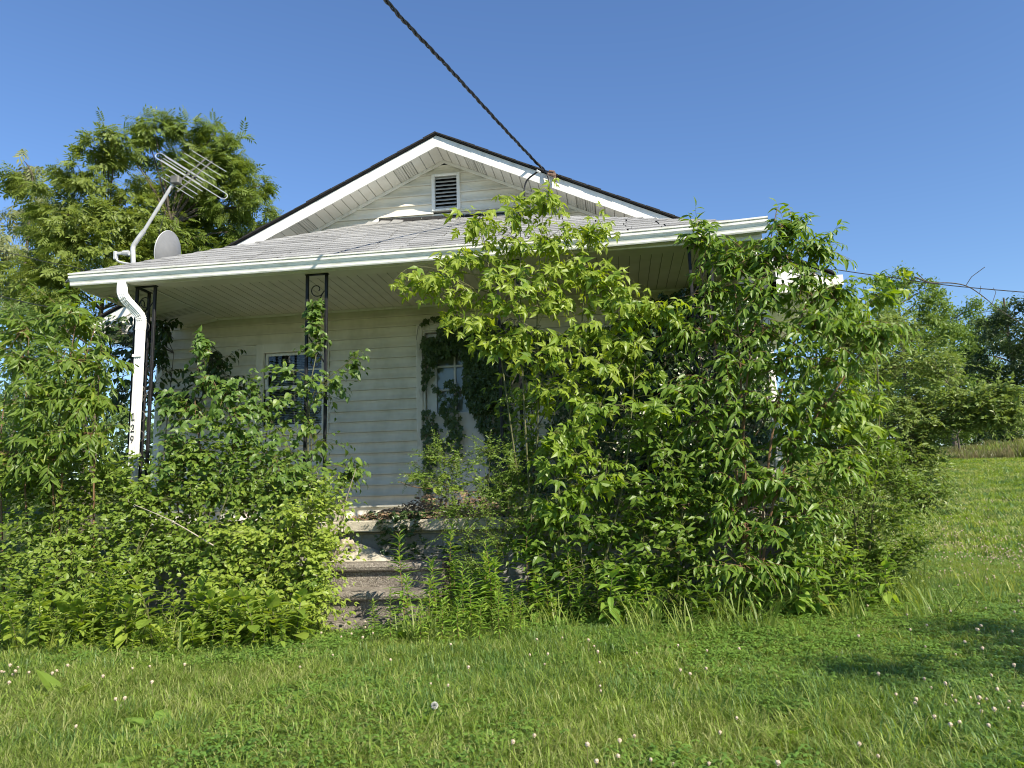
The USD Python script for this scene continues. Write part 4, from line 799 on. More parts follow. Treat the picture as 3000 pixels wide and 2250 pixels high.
HSB = [(-4.54,-2.15,1.35,0.3,0.18),(-4.08,-2.15,1.3,0.3,0.18),(-4.7,-2.2,1.18,0.3,0.18),(-4.24,-2.2,1.1,0.29,0.18),(-4.41,-2.3,0.88,0.29,0.18),(-3.96,-2.3,0.89,0.29,0.18),(-4.48,-2.45,0.65,0.28,0.17),(-4.05,-2.45,0.67,0.28,0.17),(-4.17,-2.6,0.47,0.27,0.17),(-4.31,-2.65,0.23,0.27,0.17)]
HSC = [(-3.87,-2.1,1.53,0.3,0.18),(-3.41,-2.1,1.6,0.3,0.18),(-3.63,-2.15,1.29,0.29,0.18),(-3.79,-2.2,1.16,0.29,0.18),(-3.35,-2.2,1.15,0.29,0.18),(-3.53,-2.3,0.83,0.28,0.17),(-3.62,-2.45,0.73,0.28,0.17),(-3.21,-2.45,0.71,0.28,0.17),(-3.35,-2.6,0.51,0.27,0.16)]
HSD = [(-3.19,-2.15,1.38,0.29,0.18),(-2.75,-2.15,1.27,0.29,0.18),(-2.91,-2.2,1.08,0.29,0.18),(-3.1,-2.3,0.92,0.28,0.17),(-2.68,-2.3,0.89,0.28,0.17),(-2.79,-2.45,0.68,0.27,0.17),(-2.94,-2.6,0.46,0.27,0.16),(-2.54,-2.6,0.42,0.26,0.16)]
BRIGHT = [(-3.09,-2.7,0.87,0.23,0.11),(-2.8,-2.7,0.86,0.25,0.12),(-2.57,-2.7,1.02,0.22,0.12),(-2.39,-2.7,0.8,0.17,0.17),(-2.65,-2.7,0.64,0.22,0.14),(-2.42,-2.7,0.59,0.14,0.14),(-3.03,-2.7,0.65,0.19,0.12),(-2.56,-2.7,0.43,0.19,0.12),(-2.85,-2.7,0.49,0.17,0.11),(-2.34,-2.7,1.07,0.08,0.17),(-2.37,-3.0,0.26,0.16,0.13),(-2.59,-3.0,0.26,0.16,0.13),(-2.28,-2.95,0.4,0.1,0.13),(-2.87,-3.0,0.36,0.16,0.11),(-3.15,-2.9,0.51,0.16,0.12),(-2.35,-2.8,0.7,0.08,0.13),(-3.0,-3.05,0.27,0.16,0.1)]
GOLD = [(-1.72,-2.67,0.83),(-1.38,-2.45,0.88),(-1.44,-2.67,0.62),(-1.0,-2.68,0.74),(-1.11,-2.45,0.64),(-1.21,-2.82,0.59),(-1.34,-2.45,0.59),(-0.83,-2.82,0.46),(-1.62,-2.94,0.52),(-1.26,-3.31,0.38),(-0.42,-2.45,0.7),(-0.59,-2.45,0.49),(-0.3,-2.45,0.54),(-0.19,-2.45,0.55),(-0.76,-2.45,0.89),(-0.0,-2.45,0.65),(0.08,-2.45,0.53),(-0.96,-2.68,0.61),(-0.87,-2.95,0.48),(-1.11,-2.95,0.49),(-1.49,-2.81,0.48),(-0.71,-2.45,0.59),(-0.49,-2.45,0.43),(-1.02,-3.2,0.37),(-0.87,-3.2,0.39),(-0.74,-3.08,0.33),(-1.17,-3.2,0.37),(-1.88,-2.94,0.27),(-1.63,-3.31,0.28),(-1.41,-3.31,0.32),(-0.33,-2.55,0.38),(-0.12,-2.45,0.37)]
WEED = [(-4.5,-2.9,0.66),(-4.47,-2.9,0.55),(-4.31,-2.9,0.51),(-4.24,-2.9,0.68),(-4.25,-2.9,0.3),(-4.25,-2.9,0.7),(-4.18,-2.93,0.39),(-4.14,-2.9,0.54),(-3.81,-3.3,0.4),(-4.06,-2.9,0.44),(-3.99,-2.9,0.29),(-3.93,-2.9,0.53),(-3.9,-2.92,0.32),(-3.9,-2.9,0.56),(-3.87,-2.95,0.38),(-3.83,-2.9,0.7),(-3.78,-2.92,0.23),(-3.75,-2.9,0.67),(-3.47,-3.29,0.17),(-3.63,-2.9,0.44),(-3.54,-3.08,0.32),(-3.58,-2.9,0.52),(-3.38,-3.19,0.23),(-3.54,-2.9,0.42),(-3.35,-3.09,0.38),(-3.47,-2.9,0.64),(-3.29,-3.11,0.17),(-3.35,-2.9,0.56),(-3.29,-2.95,0.2),(-3.25,-2.9,0.72),(-3.1,-3.21,0.34),(-3.16,-2.9,0.53),(-3.0,-3.18,0.19),(-3.12,-2.9,0.58),(-3.01,-3.15,0.18),(-3.08,-2.9,0.63),(-2.98,-3.08,0.3),(-2.95,-2.9,0.41),(-2.9,-3.06,0.32),(-2.93,-2.9,0.53),(-2.8,-3.05,0.43),(-2.85,-2.9,0.49),(-2.64,-3.24,0.37),(-2.8,-2.9,0.63),(-2.67,-3.01,0.41),(-2.67,-2.9,0.47),(-2.52,-3.31,0.16),(-2.58,-2.9,0.58),(-2.54,-2.98,0.21),(-2.51,-2.9,0.43),(-2.41,-3.14,0.19),(-2.49,-2.9,0.61),(-2.49,-2.9,0.41),(-2.41,-2.9,0.71),(-2.36,-2.94,0.42),(-2.32,-2.9,0.7),(-2.28,-3.04,0.42)]
WAL1 = [(-11.95,8.6,11.14,0.27,0.24),(-11.47,8.72,10.84,0.41,0.33),(-10.79,8.79,10.99,0.5,0.31),(-10.07,8.9,10.88,0.41,0.33),(-9.73,9.02,10.44,0.41,0.41),(-10.46,8.93,10.37,0.68,0.41),(-11.36,8.82,10.3,0.55,0.41),(-12.0,8.74,10.23,0.45,0.32),(-12.35,8.66,10.44,0.32,0.2),(-9.59,9.14,9.8,0.41,0.41),(-10.13,9.09,9.64,0.68,0.5),(-10.86,9.0,9.57,0.68,0.5),(-11.58,8.92,9.5,0.64,0.5),(-9.04,9.25,9.56,0.29,0.18),(-9.71,9.24,9.09,0.5,0.41),(-10.53,9.16,8.84,0.77,0.5),(-11.44,9.05,8.78,0.68,0.5),(-9.0,9.36,8.93,0.32,0.32),(-9.28,9.42,8.31,0.38,0.33),(-10.12,9.34,8.11,0.73,0.5),(-11.03,9.25,7.86,0.77,0.5),(-11.92,9.1,8.07,0.55,0.5),(-9.69,9.47,7.6,0.55,0.35),(-10.61,9.41,7.22,0.77,0.5),(-11.96,9.22,7.26,0.73,0.5),(-11.19,9.43,6.61,0.82,0.55)]
WAL2 = [(-12.27,7.17,10.22,0.22,0.18),(-11.9,7.24,10.13,0.15,0.08),(-12.41,7.21,9.91,0.3,0.22),(-12.73,7.23,9.49,0.34,0.22),(-12.18,7.29,9.57,0.3,0.29),(-13.19,7.19,9.33,0.34,0.22),(-11.99,7.36,9.27,0.38,0.3),(-13.46,7.22,8.94,0.46,0.29),(-12.63,7.33,8.92,0.55,0.38),(-11.85,7.47,8.73,0.38,0.38),(-13.58,7.31,8.28,0.55,0.38),(-12.75,7.44,8.17,0.63,0.46),(-11.84,7.58,8.06,0.46,0.46),(-13.29,7.48,7.44,0.71,0.46),(-12.3,7.65,7.25,0.71,0.46),(-11.41,7.61,8.22,0.38,0.46),(-11.59,7.74,7.23,0.55,0.46),(-13.82,7.52,6.71,0.71,0.46),(-12.75,7.7,6.51,0.71,0.46),(-11.87,7.82,6.49,0.63,0.46),(-11.17,7.92,6.47,0.59,0.38),(-13.36,7.72,5.86,0.76,0.42)]
WIL = [(-21.18,14.12,13.58,0.44,0.42),(-20.45,14.21,13.59,0.44,0.34),(-20.98,14.3,12.61,0.68,0.55),(-20.13,14.42,12.58,0.32,0.44),(-21.16,14.45,11.52,0.68,0.68),(-20.31,14.58,11.37,0.44,0.68),(-21.1,14.67,10.18,0.68,0.68),(-21.46,14.79,9.1,0.55,0.68),(-20.37,14.77,10.16,0.49,0.61),(-20.79,14.88,9.08,0.61,0.61)]
HEDGE = [(-10.29,2.73,4.52,0.3,0.21),(-9.89,2.82,4.33,0.3,0.21),(-10.34,2.79,4.11,0.3,0.3),(-9.83,2.89,3.92,0.35,0.3),(-9.4,2.9,4.26,0.24,0.18),(-10.14,2.92,3.46,0.41,0.35),(-9.62,3.01,3.33,0.41,0.35),(-10.18,3.04,2.7,0.47,0.35),(-9.42,3.15,2.62,0.47,0.35),(-8.8,3.11,3.42,0.35,0.35),(-8.78,3.23,2.66,0.35,0.35)]
LOC = [(13.67,30.42,11.45,0.55,0.38),(14.51,30.52,11.53,0.59,0.41),(15.35,30.64,11.51,0.59,0.41),(16.08,30.81,11.08,0.55,0.41),(16.41,30.96,10.38,0.55,0.52),(13.3,30.47,10.81,0.52,0.62),(14.46,30.68,10.52,0.86,0.62),(15.5,30.83,10.41,0.86,0.62),(16.49,31.08,9.7,0.52,0.52),(13.92,30.75,9.6,0.95,0.69),(14.94,30.91,9.49,1.04,0.69),(16.13,31.11,9.2,0.86,0.69),(16.81,31.28,8.75,0.59,0.62),(15.57,31.17,8.36,1.21,0.78),(14.2,30.98,8.4,1.21,0.78),(16.73,31.44,7.64,0.78,0.78),(15.68,31.38,7.16,1.21,0.78),(14.14,31.19,7.03,1.21,0.78),(16.95,31.61,6.78,0.59,0.59),(15.97,31.59,6.04,1.21,0.78),(14.41,31.44,5.66,1.21,0.78)]
LOC2 = [(14.58,38.68,11.67,1.15,0.63),(13.5,38.69,10.67,1.46,0.84),(15.36,38.96,10.62,1.15,0.84),(14.05,39.0,9.21,1.88,1.05),(15.67,39.33,8.54,1.25,1.25),(13.74,39.29,7.15,1.88,1.25),(15.35,39.65,6.27,1.67,1.25)]
DRK1 = [(24.38,39.98,11.85,0.96,0.5),(25.27,40.1,11.89,0.84,0.63),(23.67,40.04,10.9,0.96,0.75),(24.9,40.23,10.76,1.17,0.84),(22.76,40.16,9.37,1.05,0.63),(24.22,40.34,9.44,1.38,0.96),(21.88,40.21,8.26,0.75,0.54),(23.0,40.44,7.82,1.38,0.96),(24.66,40.65,7.87,1.38,0.96),(21.99,40.53,6.4,1.17,0.96),(23.84,40.84,6.03,1.67,1.17),(24.71,41.15,4.77,1.05,0.75),(22.75,40.86,4.93,1.38,0.84),(26.31,40.56,9.89,1.25,1.88),(26.16,41.03,6.8,1.25,1.88)]
DRK2 = [(26.7,54.21,14.28,0.65,0.6),(27.54,54.23,14.88,0.76,0.49),(28.77,54.34,15.22,0.87,0.55),(30.11,54.57,14.91,0.76,0.55),(28.17,54.46,13.97,1.36,0.82),(29.78,54.73,13.66,1.36,0.82),(28.64,54.76,12.48,1.64,0.98),(27.27,54.62,12.24,1.23,0.98),(27.99,55.02,10.34,1.64,1.36)]
LOWB = [(16.91,33.98,4.68,0.91,0.47),(17.98,34.16,4.47,0.82,0.44),(17.24,34.11,4.13,1.09,0.44),(18.68,34.32,4.09,0.73,0.33)]
SHADE = [(7.2,-6.8,5.0,0.5,0.2),(8.1,-6.6,5.0,0.6,0.25),(8.9,-6.5,5.2,0.6,0.3),(6.7,-8.0,5.0,0.45,0.22),(7.2,-8.2,4.9,0.5,0.25),(7.8,-8.3,5.0,0.5,0.3),(8.5,-8.2,5.2,0.6,0.3)]

# saplings and shrubs
plant('boxelder_sapling', 'tall bright yellow green sapling with three-part leaves rising over the gutter in the middle', 'sapling',
      [[(-.70, -2.25, 0.05), (-.68, -2.35, 1.0), (-.62, -2.42, 1.9), (-.60, -2.45, 2.7), (-.52, -2.45, 3.55)], [(-.70, -2.25, .05), (-.82, -2.3, 1.2), (-.92, -2.4, 2.2), (-1.0, -2.45, 3.0), (-1.07, -2.45, 3.45)],
       [(-.68, -2.25, .05), (-.5, -2.4, 1.2), (-.3, -2.45, 2.0), (-.2, -2.4, 2.8), (-.12, -2.35, 3.4)], [(-.66, -2.3, .05), (-.35, -2.4, 1.3), (.05, -2.45, 2.1), (.38, -2.45, 2.6)], [(-.7, -2.3, .1), (-.75, -2.4, 2.2), (-.72, -2.45, 3.5)]],
      BOX, BOXL, 'leaf_boxelder', .155, twig=.24, gap=.054, twigs_per=10, seed=11, droop=.75, opposite=True, stem_r=.011, single=300, depth=.9)
plant('boxelder_sapling', 'low bright sapling with three-part leaves in front of the ivy, below the tall one', 'sapling',
      [[(-.3, -2.3, .05), (-.32, -2.45, .8), (-.33, -2.5, 1.5)], [(-.3, -2.3, .05), (.05, -2.4, 1.2), (.2, -2.35, 2.2)], [(-.35, -2.35, .05), (-.45, -2.5, .9), (-.5, -2.5, 1.6)]],
      BOX2, BOXL, 'leaf_boxelder', .165, twig=.24, gap=.06, twigs_per=9, seed=12, droop=.7, opposite=True, stem_r=.011, single=260, depth=.9)
plant('young_dogwood', 'dark broad-leaved shrub in shade at the foot of the porch, right of the steps', 'shrub',
      [[(-.1, -2.1, .05), (-.15, -2.3, .8), (-.25, -2.35, 1.1)], [(.15, -2.1, .05), (.2, -2.3, .9), (.3, -2.35, 1.6)], [(.4, -2.2, .05), (.5, -2.35, .9), (.55, -2.35, 1.3)]],
      BROAD, [OVATE, OVATE_B], 'leaf_broad', .10, twig=.26, gap=.036, twigs_per=24, wild=.4, seed=13, droop=.35, opposite=True, stem_r=.01)
plant('cherry_sapling', 'large sapling with long drooping pointed leaves at the right corner of the porch', 'sapling',
      [[(1.0, -2.2, .05), (1.0, -2.25, 1.0), (1.08, -2.3, 1.9), (1.25, -2.3, 2.7), (1.45, -2.3, 3.45)], [(1.0, -2.2, .1), (.95, -2.25, 1.5), (.85, -2.3, 2.4), (.75, -2.3, 3.2)], [(1.02, -2.2, .1), (1.25, -2.3, 1.5), (1.5, -2.3, 2.3), (1.75, -2.3, 3.0)],
       [(1.02, -2.2, .1), (1.3, -2.3, 1.2), (1.8, -2.3, 1.9), (2.1, -2.3, 2.3)], [(1.0, -2.2, .1), (1.05, -2.3, 2.2), (1.05, -2.3, 3.0)]],
      CHERRY, [LANCE, LANCE_B, LANCE], 'leaf_cherry', .132, twig=.30, gap=.033, twigs_per=19, wild=.35, seed=14, droop=.6, bark_look='red_stem', stem_r=.013, depth=1.0, side=.8)
plant('boxelder_sapling', 'yellow green sapling tips showing right of the drooping-leaved sapling', 'sapling',
      [[(2.0, -1.7, .05), (1.95, -1.85, 1.2), (1.85, -1.9, 2.0)], [(2.0, -1.7, .05), (2.3, -1.7, 1.8), (2.3, -1.6, 2.9)]],
      BOX3, BOXL, 'leaf_boxelder', .19, twig=.24, gap=.06, twigs_per=9, seed=15, droop=.7, opposite=True, stem_r=.01, single=160)
plant('autumn_olive', 'wide arching small-leaved shrub at the right end of the porch with long bare-stemmed branches', 'shrub',
      [[(2.0, -.8, .1), (2.1, -.9, 1.2), (2.3, -.9, 2.2), (2.5, -.9, 2.7)], [(2.1, -.8, .1), (2.5, -.9, 1.1), (2.9, -1.0, 1.6), (3.35, -1.1, 1.85), (3.62, -1.1, 1.98)], [(2.1, -.8, .1), (2.4, -1.0, .7), (2.7, -1.1, .9), (2.95, -1.1, 1.05)], [(1.9, -.8, .1), (1.85, -.9, 1.4), (1.95, -.9, 2.5)], [(2.0, -.9, .1), (2.5, -1.0, 1.3), (2.9, -1.0, 1.7), (3.4, -1.1, 1.75)], [(2.0, -.8, .1), (2.0, -1.3, .4), (2.2, -1.4, .45)]],
      [(a, b, c, d * 1.05, e * 1.05) for a, b, c, d, e in OLIVE], [SMALL, OVATE_B], 'leaf_olive', .062, twig=.30, gap=.015, twigs_per=44, wild=.8, seed=16, droop=.15, bark_look='green_stem', stem_r=.010, depth=1.2, single=300)
plant('spicebush', 'medium green shrub filling the gap between the two large saplings', 'shrub',
      [[(.5, -1.9, .05), (.45, -1.95, .9), (.4, -2.0, 1.7)], [(1.3, -1.9, .05), (1.4, -1.95, .9), (1.5, -2.0, 1.5)], [(.9, -2.4, .05), (.95, -2.5, .5), (1.0, -2.55, .75)]],
      FILL, [OVATE, OVATE_B, LANCE_B], 'leaf_cherry', .092, twig=.26, gap=.032, twigs_per=22, seed=41, droop=.35, stem_r=.007, depth=1.1, wild=.5, opposite=True)
plant('privet_shrub', 'bright small-leaved shrub at the right corner reaching out low over the lawn', 'shrub',
      [[(1.9, -1.7, .05), (2.0, -1.7, .7), (2.1, -1.7, 1.3)], [(2.0, -1.7, .05), (2.4, -1.7, .5), (2.7, -1.7, .7)], [(1.8, -1.8, .05), (1.8, -1.9, .5), (1.85, -1.9, .8)]],
      PRIV, [SMALL, OVATE_B], 'leaf_small', .055, twig=.26, gap=.018, twigs_per=36, seed=42, droop=.15, stem_r=.005, depth=1.2, wild=.8)
plant('ivy_column', 'glossy ivy hanging in a thick column around the right porch post', 'ivy',
      [[(.86, -1.5, .95), (.85, -1.45, 2.0), (.8, -1.4, 2.9)], [(.5, -1.2, .95), (.5, -1.2, 2.0), (.55, -1.2, 2.8)]],
      IVYC, [IVY, ROUND], 'leaf_ivy', .075, twig=.22, gap=.02, twigs_per=30, seed=17, droop=.9, bark_look='bark', stem_r=.01, depth=1.0, leaf_up=.1)
plant('barberry_bush', 'fine-leaved arching bush growing up in front of the white door', 'shrub',
      [[(-1.2, -2.3, .05), (-1.25, -2.35, .8), (-1.4, -2.35, 1.4)], [(-1.15, -2.3, .05), (-1.1, -2.35, .8), (-1.05, -2.35, 1.45)], [(-1.1, -2.3, .05), (-.95, -2.35, .8), (-.85, -2.35, 1.35)]],
      BARB, [SMALL], 'leaf_small', .038, wild=.6, twig=.22, gap=.012, twigs_per=28, seed=18, droop=.1, bark_look='green_stem', stem_r=.006, depth=1.0, arch=.1)
plant('heart_leaf_vine', 'heart-leaved vine bunched around the second porch post in front of the window', 'vine',
      [[(-2.88, -1.75, .92), (-2.86, -1.8, 1.6), (-2.84, -1.85, 2.1), (-2.5, -1.85, 2.4), (-2.38, -1.85, 2.5)], [(-2.88, -1.75, .92), (-2.9, -1.8, 2.0), (-2.85, -1.72, 2.6), (-2.88, -1.71, 3.05)], [(-2.9, -1.75, .92), (-3.0, -1.85, 1.5), (-3.25, -1.85, 1.9)], [(-2.85, -1.75, .92), (-2.5, -1.85, 1.3), (-2.4, -1.85, 1.5)]],
      POSTV + [(-2.88, -1.72, 2.62, .05, .06), (-2.86, -1.72, 2.78, .05, .05), (-2.88, -1.72, 2.93, .05, .05), (-2.87, -1.72, 3.04, .04, .03)], [HEARTL, OVATE], 'leaf_heart', .092, twig=.20, gap=.04, twigs_per=11, wild=.4, seed=19, droop=.55, stem_r=.008, depth=.8)
plant('heart_leaf_shrub', 'heart-leaved shrub with upright shoots between the downspout and the window', 'shrub',
      [[(-3.6, -2.1, .05), (-3.7, -2.15, 1.2), (-3.85, -2.15, 2.0), (-3.83, -2.15, 2.5)], [(-3.5, -2.1, .05), (-3.45, -2.15, 1.2), (-3.5, -2.15, 1.9), (-3.68, -2.15, 2.25)], [(-3.3, -2.1, .05), (-3.1, -2.15, 1.0), (-2.95, -2.15, 1.4)], [(-3.8, -2.1, .05), (-4.0, -2.15, 1.2), (-4.1, -2.15, 1.9)]],
      HEART, [HEARTL, HEARTL, OVATE], 'leaf_heart', .092, twig=.22, gap=.034, twigs_per=17, wild=.5, seed=20, droop=.6, stem_r=.008, depth=1.0, bark_look='red_stem')
plant('sumac_thicket', 'tall yellow green thicket of long narrow leaves at the left edge beside the downspout', 'shrub',
      [[(-5.0, -2.2, .05), (-5.05, -2.4, 1.4), (-5.0, -2.3, 2.9)], [(-5.3, -2.2, .05), (-5.35, -2.4, 1.5), (-5.4, -2.4, 2.7)], [(-4.7, -2.2, .05), (-4.65, -2.4, 1.4), (-4.65, -2.4, 2.6)], [(-5.1, -2.2, .05), (-4.95, -2.4, 1.8), (-4.8, -2.3, 2.8)], [(-5.6, -2.2, .05), (-5.6, -2.4, 1.6), (-5.6, -2.4, 2.2)]],
      LONG, [NARROW, LANCE, NARROW], 'leaf_long', .15, twig=.30, gap=.026, twigs_per=18, seed=21, droop=.6, stem_r=.011, depth=1.3, bark_look='red_stem')
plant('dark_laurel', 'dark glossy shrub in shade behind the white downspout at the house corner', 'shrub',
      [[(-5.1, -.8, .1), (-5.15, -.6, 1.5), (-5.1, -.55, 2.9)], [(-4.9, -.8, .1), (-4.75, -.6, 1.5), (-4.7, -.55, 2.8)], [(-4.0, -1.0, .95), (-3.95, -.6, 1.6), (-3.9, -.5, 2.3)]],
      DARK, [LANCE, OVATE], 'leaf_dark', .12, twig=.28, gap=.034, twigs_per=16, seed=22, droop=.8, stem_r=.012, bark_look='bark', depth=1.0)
for k, (CL, lab, bx0) in enumerate(((HSA, 'honeysuckle bush at the far left edge of the picture, below the narrow-leaved thicket', -4.6), (HSB, 'honeysuckle bush under the white downspout, its foot in deep shade', -4.0), (HSC, 'honeysuckle bush left of the steps with a bare stick across it', -3.3), (HSD, 'small honeysuckle bush nearest the left side of the steps', -2.75))):
    st = []
    for q in range(5):
        c = CL[(q * 2 + 1) % len(CL)]
        st.append([(bx0 + .25 * (q - 2), -2.5, .03), ((bx0 + c[0]) / 2, -2.5, c[2] * .6 + .1), (c[0], c[1], c[2])])
    plant('honeysuckle_bush', lab, 'shrub', st, CL, [OVATE, ROUND, OVATE_B], 'leaf_honeysuckle', .070, twig=.30, gap=.026, twigs_per=38, wild=.7, seed=30 + k, droop=.25, stem_r=.006, bark_look='green_stem', depth=1.3, opposite=True)
plant('bright_creeper', 'light green leafy creeper heaped against the left side of the steps', 'vine',
      [[(-2.9, -2.7, .05), (-2.8, -2.75, .6), (-2.7, -2.75, 1.0)], [(-2.75, -2.7, .05), (-2.65, -2.75, .5), (-2.6, -2.75, .8)]],
      BRIGHT, [OVATE, OVATE_B, ROUND], 'leaf_herb', .062, twig=.24, gap=.028, twigs_per=26, seed=35, droop=.2, stem_r=.005, depth=1.0, opposite=True)

# ivy over the wall right of the door, and hanging in strings over the door
def ivy_wall():
    rng = np.random.default_rng(50); base = np.array([-.6, -.05, FLOOR])
    root = xf('wall_ivy', loc=base, label='dark ivy covering the porch wall and hanging over the front door', cat='ivy')
    P, T = [], []
    def patch(n, x0, x1, z0, z1, thick, keep):
        x = rng.uniform(x0, x1, n); z = rng.uniform(z0, z1, n); nz = meshkit.fbm(np.stack([x * 2.2, z * 2.2, np.zeros(n)], 1), 3, 5)
        k = np.array([keep(a, b, c) for a, b, c in zip(x, z, nz)]); x, z, nz = x[k], z[k], nz[k]
        P.append(np.stack([x, -.055 - thick * nz * rng.random(len(x)), z], 1))
    top = lambda x: np.interp(x, [-2.3, -1.9, -1.2, -.6, 0, .35, 1.1, 1.7], [3.06, 3.12, 3.16, 3.0, 3.02, 3.30, 3.40, 3.3])
    patch(7500, -1.3, 1.7, .95, 3.42, .42, lambda x, z, n: z < top(x) + .25 * (n - .5) and not (x < -.2 and z < 2.5 and n < .40))
    patch(5200, -2.2, -1.2, 2.1, 3.13, .36, lambda x, z, n: z < top(x) - (.10 if x < -2.0 else 0) and z > np.interp(x, [-2.2, -2.05, -1.9, -1.72, -1.6, -1.3], [2.95, 2.80, 2.62, 2.62, 2.2, 2.1]) + .14 * math.sin(x * 13) - .6 * (n - .45) and n > (.40 if x < -1.98 else 0))
    patch(1100, -1.6, -1.2, 1.1, 2.9, .16, lambda x, z, n: x > -1.52 + .25 * math.sin(z * 5) * .3)
    patch(420, -2.22, -2.02, .95, 3.05, .05, lambda x, z, n: x < -2.10 - .03 * math.sin(z * 11) and n > .36)
    for x0, z0, x1, z1, n in ((-2.08, 2.45, -1.83, 1.78, 52), (-1.92, 2.5, -1.80, 1.6, 60), (-1.86, 2.5, -1.78, 1.70, 46), (-1.66, 2.4, -1.50, 1.9, 36), (-2.12, 2.0, -1.97, 1.62, 40), (-1.95, 1.85, -1.88, 1.65, 14)):
        t = rng.random(n); P.append(np.stack([x0 + (x1 - x0) * t + rng.normal(0, .022, n) + .02 * np.sin(t * 9), np.full(n, -.06) - .03 * rng.random(n), z0 + (z1 - z0) * t], 1))
        T.append(tube([(x0, -.055, z0), ((x0 + x1) / 2 + .02, -.06, (z0 + z1) / 2), (x1, -.06, z1)], .003, 3))
    for a in ([(-2.3, -.05, 3.0), (-2.26, -.05, 3.18), (-2.15, -.05, 3.24), (-1.95, -.05, 3.27), (-1.8, -.05, 3.25)],):
        q = smooth_path(a, 40); T.append(tube(q, .003, 3)); P.append(q[14:] + rng.normal(0, .012, (26, 3)) - [0, .03, 0])
    P = np.vstack(P); n = len(P)
    A = np.stack([rng.normal(0, .5, n), -.35 + rng.normal(0, .25, n), np.full(n, -.9)], 1)
    N = np.stack([rng.normal(0, .35, n), np.full(n, -1.0), .35 + rng.normal(0, .3, n)], 1)
    S = .070 * rng.uniform(.5, 1.3, n)
    for k in range(14):
        x = rng.uniform(-1.3, 1.5); T.append(tube(smooth_path([(x, -.05, .93), (x + rng.normal(0, .1), -.06, 1.6), (x + rng.normal(0, .2), -.06, 2.3), (x + rng.normal(0, .25), -.06, 2.9)], 14), .005, 4))
    put('stems', moved(cat(T), -base), 'bark', root, kind='stuff')
    add_leaves(root, base, [IVY], P, A, N, S, 'leaf_ivy', rng, 300)
ivy_wall()
def heap(name, label, category, look, tpls, n, fn, size, seed, single=0, kind=None, up=.8):
    rng = np.random.default_rng(seed); P = fn(rng, n); base = P.mean(0) * [1, 1, 0] + [0, 0, P[:, 2].min()]
    m = len(P); A = np.stack([rng.normal(0, 1, m), rng.normal(0, 1, m), rng.normal(0, .35, m)], 1); N = np.stack([rng.normal(0, .4, m), rng.normal(-.3, .4, m), np.full(m, up)], 1)
    S = size * rng.uniform(.6, 1.3, m); g = spread(tpls, P, A, N, S, rng); mm = joined(g)
    put(name, (mm[0], mm[1]), look, label=label, cat=category, kind=kind)
def litter_pts(rng, n):
    x = rng.uniform(-2.5, -.9, n); y = rng.uniform(-1.7, -.25, n); h = .05 + .24 * np.exp(-((x + 1.75) / .5) ** 2 - ((y + .75) / .45) ** 2)
    return np.stack([x, y, FLOOR + .01 + h * rng.random(n)], 1)
heap('leaf_litter', 'brown dead leaves and ivy litter heaped on the porch floor before the door', 'dead leaves', 'litter', [IVY, SMALL, ROUND], 2400, litter_pts, .05, 60, kind='stuff')
def gf_pts(rng, n):
    x = rng.uniform(-2.55, -1.0, n); d = rng.random(n); y = np.where(d < .5, -1.79 - .10 * rng.random(n), -1.45 - .33 * rng.random(n)); z = np.where(d < .5, .93 - .42 * rng.random(n) ** 1.2, FLOOR + .02 + .05 * rng.random(n))
    k = meshkit.fbm(np.stack([x * 3, z * 3, y], 1), 2, 9) > .52; return np.stack([x, y, z], 1)[k]
heap('step_ivy', 'ivy trailing over the edge of the porch slab above the steps', 'ivy', 'leaf_ivy', [IVY], 1500, gf_pts, .055, 61, up=.5)
def lf_pts(rng, n):
    x = rng.uniform(-.2, 1.2, n); y = rng.uniform(-1.75, -.3, n); return np.stack([x, y, FLOOR + .01 + .09 * rng.random(n) ** 2], 1)
heap('leaf_litter', 'tan leaf litter on the shaded porch floor behind the saplings', 'dead leaves', 'litter', [IVY, SMALL], 900, lf_pts, .06, 62, kind='stuff')
# grapevine sprig with round leaves at the door sill
gr = xf('grapevine_sprig', loc=(-1.96, -1.9, 1.26), label='thin creeping stem with a few big round yellow green leaves above the porch edge', cat='vine')
gp_ = smooth_path([(-1.98, -1.9, 1.27), (-1.8, -1.92, 1.21), (-1.5, -1.93, 1.18), (-1.2, -1.9, 1.15)], 20)
put('stem', moved(tube(gp_, .004, 5), (1.96, 1.9, -1.26)), 'red_stem', gr)
for (x, y, z, s, ax_, nn) in ((-1.88, -1.95, 1.27, .12, (.7, -.3, .2), (0, -.8, .7)), (-1.70, -1.97, 1.22, .07, (.8, -.2, -.1), (0, -.5, .8)), (-1.60, -1.97, 1.29, .14, (.8, -.3, .1), (0, -.6, .8)), (-1.62, -1.98, 1.21, .11, (.5, -.5, -.6), (.2, -.8, .4)), (-1.5, -1.96, 1.20, .15, (1, -.2, -.15), (0, -.5, .8)), (-1.40, -1.96, 1.22, .10, (.9, .1, .1), (0, -.5, .9))):
    for i, v, tf in spread([ROUND], [(x, y, z)], [ax_], [nn], [s], np.random.default_rng(3)): put('leaf', (v[0] - [-1.96, -1.9, 1.26], tf), 'leaf_herb', gr)
put('weathered_stick', tube(smooth_path([(-2.45, -2.25, .82), (-2.38, -2.25, 1.02), (-2.24, -2.3, 1.38)], 12), np.linspace(.006, .003, 12), 5), 'dead_wood', label='thin bare stick leaning at the left of the top step', cat='stick')
rt = smooth_path([(-2.62, -1.95, .60), (-2.52, -1.93, .70), (-2.45, -1.9, .74), (-2.40, -1.88, .66)], 14)
put('driftwood', tube(rt + np.random.default_rng(2).normal(0, .008, rt.shape), np.linspace(.05, .025, 14), 8), 'dead_wood', label='bleached piece of rotten wood beside the tilted slab', cat='wood')
